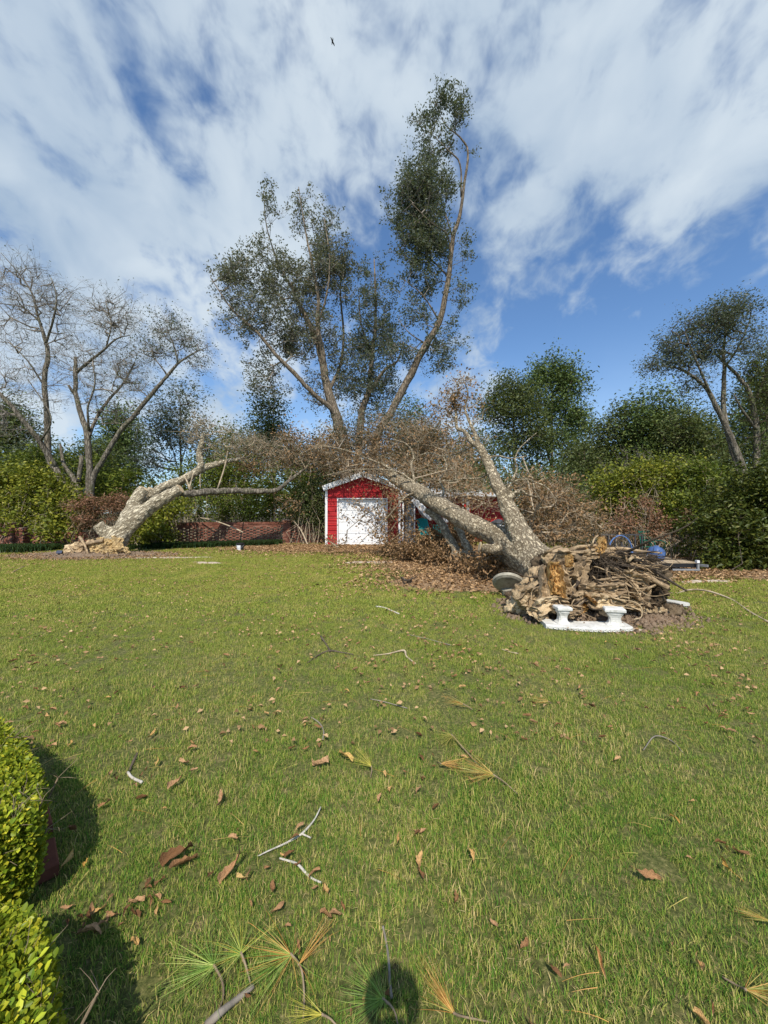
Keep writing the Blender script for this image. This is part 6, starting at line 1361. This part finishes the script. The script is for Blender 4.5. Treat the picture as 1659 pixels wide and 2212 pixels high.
# stones near the bench
def rock(label, u, v, s, mat):
    r = np.random.default_rng(int(u)); prof = [(math.sin(a), -math.cos(a)) for a in np.linspace(.1, math.pi-.1, 7)]; q = MB().lathe(prof, (0, 0, 0), 9); V = np.concatenate(q.V); V = V*(1+.25*r.uniform(-1, 1, (len(V), 1)))*np.array(s); p = G(u, v); o = obj('stone', V+np.array([0, 0, s[2]*.6]), q.F, mat); o.location = (p[0], p[1], 0); tag(o, label, 'stone')
rock('pale clay lump at the left end of the upturned bench', 1176, 1343, (.09, .07, .08), MAT['clay'])
rock('flat tan stone in the grass right of the upturned bench', 1368, 1362, (.14, .05, .015), MAT['sand'])

# ------------------------------------------------------------------ bucket, solar light, lantern
def bucket():
    p = G(519, 1189); t = thing('bucket', 'black lidded bucket with white label in front of the pierced wall', 'bucket', p)
    MB().lathe([(.125, 0), (.145, .26), (.15, .27)], (0, 0, 0), 24).build('body', MAT['dark'], t, world=False)
    m = MB(); m.lathe([(.158, .255), (.163, .265), (.163, .30), (.150, .31), (.0, .312)], (0, 0, 0), 24, cap=False); m.build('lid', MAT['black'], t, world=False)
    V = []; Fc = []; k = 9
    for j, z in enumerate((.02, .225)):
        for i in range(k+1):
            a = RAD(-150+i*85/k); r = (.128 if j == 0 else .146); V.append([r*math.cos(a), r*math.sin(a), z])
    for i in range(k): Fc.append((i, i+1, k+2+i, k+1+i))
    obj('paper_label', V, Fc, MAT['white'], t, world=False)
    V, Fc = tube([(.16, 0, .25), (.12, -.12, .16), (0, -.17, .12), (-.12, -.12, .16), (-.16, 0, .25)], [.004]*5, 5, True, 0, 3); obj('bail_handle', V, Fc, MAT['galv'], t, world=False)
bucket()
def solar():
    p = G(128, 1204); t = thing('solar_light', 'small black solar spotlight on a spike at the left soil mound', 'light', p)
    MB().box((0, 0, .19), (.16, .02, .12), rx=RAD(-35), rz=.3, bev=.004).build('solar_panel', MAT['panel'], t, world=False)
    MB().box((.01, .04, .15), (.12, .08, .12), rz=.3, bev=.01).build('lamp_body', MAT['black'], t, world=False); MB().tube([(0, .04, .12), (0, .04, -.02)], [.012, .006], 6).build('spike', MAT['black'], t, world=False)
solar()
def lantern():
    c = W(1077, 1150, 11.5); t = thing('garden_lantern', 'white garden lantern with dark cap behind the fork of the fallen oak', 'lantern', (c[0], c[1], 0))
    MB().lathe([(.04, 0), (.04, c[2]-.1)], (0, 0, 0), 10).build('post', MAT['dark'], t, world=False)
    MB().lathe([(.09, c[2]-.1), (.15, c[2]+.0), (.20, c[2]+.2), (.2, c[2]+.3)], (0, 0, 0), 6).build('shade', MAT['white'], t, world=False)
    MB().lathe([(.26, c[2]+.30), (.24, c[2]+.33), (.04, c[2]+.42)], (0, 0, 0), 6).build('cap', MAT['dark'], t, world=False)
lantern()
# ------------------------------------------------------------------ porch furniture
def adirondack(label, x, y, rz, mat, s=1.0):
    t = thing('garden_chair', label, 'chair', (x, y, 0), rz=rz)
    for i in range(5): MB().box(((i-2)*.105*s, .22, .68*s), (.095*s, .02, .80*s-abs(i-2)*.06), rx=RAD(-24), bev=.004).build('back_slat', mat, t, world=False)
    for i in range(5): MB().box((0, -.22+i*.11, .36*s-i*.025), (.54*s, .09, .02), bev=.003).build('seat_slat', mat, t, world=False)
    for q in (-1, 1):
        MB().box((q*.28*s, -.26, .19*s), (.03, .09, .42*s)).build('leg', mat, t, world=False); MB().beam((q*.27*s, -.28, .33*s), (q*.27*s, .42, .03), .03, .10).build('leg', mat, t, world=False); MB().box((q*.33*s, -.02, .56*s), (.12, .68, .02), bev=.003).build('armrest', mat, t, world=False)
        MB().box((q*.28*s, -.20, .49*s), (.03, .07, .14)).build('arm_support', mat, t, world=False)
p = G(921, 1177); adirondack('teal slatted chair under the crushed porch, seen against the dark red wall', W(920, 0, 18.4)[0], 18.4, RAD(25), MAT['teal'], 1.25)
def patio_chair(label, x, y, rz, mat):
    t = thing('patio_chair', label, 'chair', (x, y, 0), rz=rz)
    for q in (-1, 1):
        V, Fc = tube([(q*.24, .26, .0), (q*.24, .22, .5), (q*.24, .30, .98)], [.018]*3, 6, True, 0, 3); obj('leg', V, Fc, mat, t, world=False); V, Fc = tube([(q*.24, -.24, 0), (q*.24, -.22, .45), (q*.24, -.2, .64), (q*.24, .24, .66)], [.016]*4, 6, True, 0, 3); obj('leg', V, Fc, mat, t, world=False)
    for i in range(5): MB().box((0, .24+.012*i, .58+i*.09), (.46, .015, .055)).build('back_slat', mat, t, world=False)
    for i in range(5): MB().box((0, -.2+i*.1, .45), (.46, .08, .015)).build('seat_slat', mat, t, world=False)
patio_chair('light teal metal chair right of the darker teal one under the porch', W(945, 0, 18.0)[0], 18.0, RAD(-15), MAT['teal_lt'])
patio_chair('teal chair mostly hidden behind the low limb at the porch', W(995, 0, 18.5)[0], 18.5, RAD(10), MAT['teal'])
def ball():
    p = W(905, 1163, 17.6); o = MB().lathe([(math.sin(a)*.15, -math.cos(a)*.15+.15) for a in np.linspace(.05, math.pi-.05, 12)], (0, 0, 0), 18).build('green_tray', MAT['green_pl'], None, smooth=True); o.location = (p[0], p[1], p[2]-.15 if p[2] > .3 else .1); o.scale = (1.1, .5, 1); tag(o, 'light green toy dish leaning beside the teal chair', 'toy')
    p = W(892, 1168, 17.5); t = thing('toy_wheel', 'small spoked toy wheel standing at the porch edge', 'wheel', (p[0], p[1], .0))
    V, Fc = tube([(.19*math.cos(a), 0, .2+.19*math.sin(a)) for a in np.linspace(0, 2*math.pi, 25)], [.018]*25, 6, False); obj('tyre', V, Fc, MAT['dark'], t, world=False)
    for i in range(6): MB().beam((0, 0, .2), (.18*math.cos(i*math.pi/3), 0, .2+.18*math.sin(i*math.pi/3)), .008).build('spoke', MAT['galv'], t, world=False)
ball()
# ------------------------------------------------------------------ trailer with clutter at the right
def trailer():
    y = 9.9; x0 = W(1345, 0, y)[0]; x1 = W(1500, 0, y)[0]; zb = W(0, 1215, y)[2]
    t = thing('utility_trailer', 'low black utility trailer with wooden deck and railing behind the roots', 'trailer', ((x0+x1)/2, y, 0))
    n = 7
    for i in range(n): MB().box(((x0+x1)/2, y+i*.19, zb), (x1-x0, .17, .035)).build('deck_plank', MAT['plank'], t)
    MB().box(((x0+x1)/2, y-.12, zb-.06), (x1-x0+.05, .05, .10)).build('frame', MAT['black'], t); MB().box(((x0+x1)/2, y+1.25, zb-.06), (x1-x0+.05, .05, .10)).build('frame', MAT['black'], t)
    zt = W(0, 1155, y+1.3)[2]
    MB().beam((x0-.1, y+1.3, zt), (x1-.5, y+1.3, zt), .04).build('top_rail', MAT['dark'], t)
    for i in range(8): x = x0+(x1-.5-x0)*i/7; MB().beam((x, y+1.3, zb-.05), (x, y+1.3, zt), .035).build('rail_post', MAT['dark'], t)
    for k, xx in enumerate((x0+.5, x0+1.1)):
        V, Fc = tube([(xx-.3+.19*math.cos(a), y+.05, .22+.19*math.sin(a)) for a in np.linspace(0, 2*math.pi, 21)], [.05]*21, 8, False); obj('wheel', V, Fc, MAT['black'], t)
    MB().beam((x1, y-.1, zb-.05), (x1+.1, y-.3, zb-.05), .06).build('coupler', MAT['galv'], t); MB().beam((x1-.08, y-.2, zb-.02), (x1-.08, y-.2, .0), .05).build('jack_stand', MAT['galv'], t)
    MB().beam((x1-.75, y-.2, zb-.16), (x1-.05, y-.22, zb-.16), .04).build('tongue', MAT['galv'], t); MB().box((x1-.09, y-.2, zb+.05), (.07, .07, .07)).build('jack_cap', MAT['white'], t)
    # things on it
    c = W(1417, 1183, y+.3); q = MB(); q.lathe([(.16, 0), (.20, .06), (.20, .22), (.12, .34), (.05, .38)], (0, 0, 0), 12); V = np.concatenate(q.V); V = V*(1+.10*rng.uniform(-1, 1, (len(V), 1))); o = obj('plastic_bag', V, q.F, MAT['blue'], smooth=True); o.location = (c[0], c[1], zb+.02); tag(o, 'crumpled blue plastic bag on the black trailer', 'bag')
    c = W(1396, 1203, y); o = MB().box((0, 0, .09), (.26, .2, .16), rz=.2, bev=.03).build('white_bin', MAT['white']); o.location = (c[0], c[1], zb+.02); tag(o, 'small white tub on the deck below the blue bag', 'tub')
    patio_chair('dark green metal chair behind the trailer, by the magnolia', W(1480, 0, y+.9)[0], y+2.2, RAD(20), MAT['green_dk'])
MAT['green_dk'] = paint('dark_green_metal', (.02, .13, .09), .4)
trailer()
def arch():
    c = W(1340, 1180, 10.4); t = thing('blue_hoop', 'blue tubular hoop frame with dark mesh standing left of the trailer', 'hoop', (c[0], c[1], 0))
    V, Fc = tube([(.33*math.cos(a), 0, c[2]-.15+.45*math.sin(a)) for a in np.linspace(0, math.pi, 19)], [.018]*19, 8, True); obj('hoop', V, Fc, MAT['blue_lt'], t, world=False)
    for s in (-1, 1): V, Fc = tube([(s*.33, 0, 0), (s*.33, 0, c[2]-.15)], [.028, .028], 8); obj('leg', V, Fc, MAT['blue_lt'], t, world=False)
    for i in range(6):
        a = math.pi*(i+.5)/6; MB().beam((0, .02, c[2]-.15), (.32*math.cos(a), .02, c[2]-.15+.43*math.sin(a)), .012).build('spoke', MAT['dark'], t, world=False)
    MB().box((.42, .25, c[2]-.25), (.42, .04, .45), rx=RAD(-10)).build('seat_back', MAT['dark'], t, world=False)
arch()
def white_boxes():
    c = W(1392, 1222, 8.6); o = MB().box((0, 0, .1), (.36, .25, .2), rz=.3, rx=.1, bev=.02).build('foam_box', MAT['white']); o.location = (c[0], c[1], max(c[2]-.12, .0)); tag(o, 'white foam box showing between the roots and the trailer', 'box')
    o = MB().box((0, 0, .15), (.34, .25, .3), rz=-.2, bev=.01).build('stone_block', MAT['grey_conc']); o.location = (c[0], c[1]+.05, 0); tag(o, 'grey block supporting the white foam box', 'block')
white_boxes()

# ------------------------------------------------------------------ bird
def bird():
    c = W(718, 90, 30); t = thing('bird', 'small dark bird flying high in the cloudy sky', 'bird', c)
    m = MB(); m.lathe([(.005, -.20), (.03, -.17), (.055, -.08), (.06, 0), (.045, .08), (.022, .14), (.03, .19), (.028, .22), (.004, .27)], (0, 0, 0), 12, Matrix.Rotation(RAD(-90), 3, 'X')); m.build('body', MAT['feather'], t, smooth=True, world=False)
    for s in (-1, 1):
        V = [(0.03*s, .09, .02), (.15*s, .11, .05), (.30*s, .02, .03), (.26*s, -.04, .03), (.15*s, -.05, .045), (.03*s, -.08, .015)]; V2 = [(a, b, z-.008) for a, b, z in V]; n = 6
        obj('wing', V+V2, [tuple(range(6)), tuple(range(11, 5, -1))]+[(i, i+6, (i+1) % 6+6, (i+1) % 6) for i in range(6)], MAT['feather'], t, world=False)
    obj('tail', [(-.02, -.15, 0), (.02, -.15, 0), (.06, -.30, 0), (0, -.27, .0), (-.06, -.30, 0), (-.02, -.15, -.01), (.02, -.15, -.01), (.06, -.3, -.01), (0, -.27, -.01), (-.06, -.3, -.01)], [(0, 1, 2, 3, 4), (9, 8, 7, 6, 5), (0, 5, 6, 1), (1, 6, 7, 2), (2, 7, 8, 3), (3, 8, 9, 4), (4, 9, 5, 0)], MAT['feather'], t, world=False)
    t.rotation_euler = (RAD(20), RAD(50), RAD(35))
bird()

# ------------------------------------------------------------------ the photographer (stands just behind the camera, seen by the shadow)
def photographer():
    bx, by = .0, -.30
    t = thing('person', 'photographer in dark shirt and jeans holding up a phone, seen only by the head shadow', 'person', (bx, by, 0))
    def skin(name, verts, edges, radii, mat, root=0):
        me = bpy.data.meshes.new(name); me.from_pydata(verts, edges, []); me.materials.append(mat); o = link(name, me, t, False); me.skin_vertices or None
        md = o.modifiers.new('skin', 'SKIN'); md.use_smooth_shade = True
        lay = me.skin_vertices[0] if len(me.skin_vertices) else None
        if lay:
            for i, r in enumerate(radii): lay.data[i].radius = (r, r) if not isinstance(r, tuple) else r; lay.data[i].use_root = (i == root)
        s = o.modifiers.new('sub', 'SUBSURF'); s.levels = 1; s.render_levels = 2; return o
    ph = Vector((-bx, -by-.045, H))   # the phone, relative to the body
    wr = [Vector((ph.x-.06, ph.y-.05, ph.z-.09)), Vector((ph.x+.07, ph.y-.05, ph.z-.09))]
    V = [(0, -.1, .95), (0, -.1, 1.1), (0, -.1, 1.28), (0, -.1, 1.42), (0, -.09, 1.50), (0, -.05, 1.58), (0, -.04, 1.66), (-.1, -.1, .88), (-.11, -.1, .50), (-.11, -.12, .09), (-.12, .04, .04), (.1, -.1, .88), (.11, -.1, .50), (.11, -.12, .09), (.12, .04, .04),
         (-.19, -.1, 1.40), (-.20, -.06, 1.16), tuple(wr[0]), (.19, -.1, 1.40), (.24, -.08, 1.16), tuple(wr[1])]
    E = [(0, 1), (1, 2), (2, 3), (3, 4), (4, 5), (5, 6), (0, 7), (7, 8), (8, 9), (9, 10), (0, 11), (11, 12), (12, 13), (13, 14), (3, 15), (15, 16), (16, 17), (3, 18), (18, 19), (19, 20)]
    Rr = [(.15, .11), (.14, .10), (.16, .11), (.13, .09), .055, .075, .07, .09, .065, .045, .035, .09, .065, .045, .035, .065, .045, .028, .065, .045, .028]
    skin('body', V, E, Rr, MAT['cloth'])
    m = MB(); prof = [(.02, -.125), (.055, -.10), (.075, -.05), (.088, .02), (.086, .07), (.06, .105), (.01, .12)]; m.lathe(prof, (0, 0, 0), 18)
    Vh = np.concatenate(m.V)*np.array([.86, 1.12, 1]); obj('head', Vh+np.array([0, 0, 1.61]), m.F, MAT['skin'], t, smooth=True, world=False)
    m = MB(); m.lathe([(.094, -.02), (.100, .03), (.092, .08), (.06, .118), (.01, .13)], (0, 0, 0), 18); Vh = np.concatenate(m.V)*np.array([.9, 1.12, 1]); obj('hair', Vh+np.array([0, -.015, 1.61]), m.F, MAT['hair'], t, smooth=True, world=False)
    m = MB(); m.add([(-.012, .098, 1.60), (.012, .098, 1.60), (0, .125, 1.585), (0, .096, 1.63)], [(0, 1, 2), (0, 2, 3), (1, 3, 2)]); m.build('nose', MAT['skin'], t, world=False)
    for s in (-1, 1):
        MB().lathe([(.011, -.005), (.012, 0), (.004, .007)], (s*.03, .088, 1.625), 8, Matrix.Rotation(RAD(-90), 3, 'X')).build('eye', MAT['black'], t, world=False); MB().box((s*.08, .0, 1.61), (.015, .03, .055), bev=.004).build('ear', MAT['skin'], t, world=False)
    for s, w in zip((-1, 1), wr):
        pv = [tuple(w), (w.x, w.y+.02, w.z+.045)]; ed = [(0, 1)]; ra = [.026, .03]
        for k in range(4):
            b = len(pv); pv += [(w.x+s*.010, w.y+.035, w.z+.035+k*.018), (w.x-s*.01, w.y+.05, w.z+.05+k*.019), (w.x-s*.035, w.y+.040, w.z+.055+k*.019)]; ed += [(1, b), (b, b+1), (b+1, b+2)]; ra += [.010, .009, .008]
        b = len(pv); pv += [(w.x-s*.015, w.y+.0, w.z+.06), (w.x-s*.035, w.y+.01, w.z+.085)]; ed += [(1, b), (b, b+1)]; ra += [.011, .009]
        skin('hand', pv, ed, ra, MAT['skin'])
    o = MB().box((0, 0, 0), (.075, .008, .155), bev=.003).build('phone', MAT['black']); o.location = (0, -.05, H-.02); tag(o, 'black phone held up by the photographer', 'phone')
photographer()
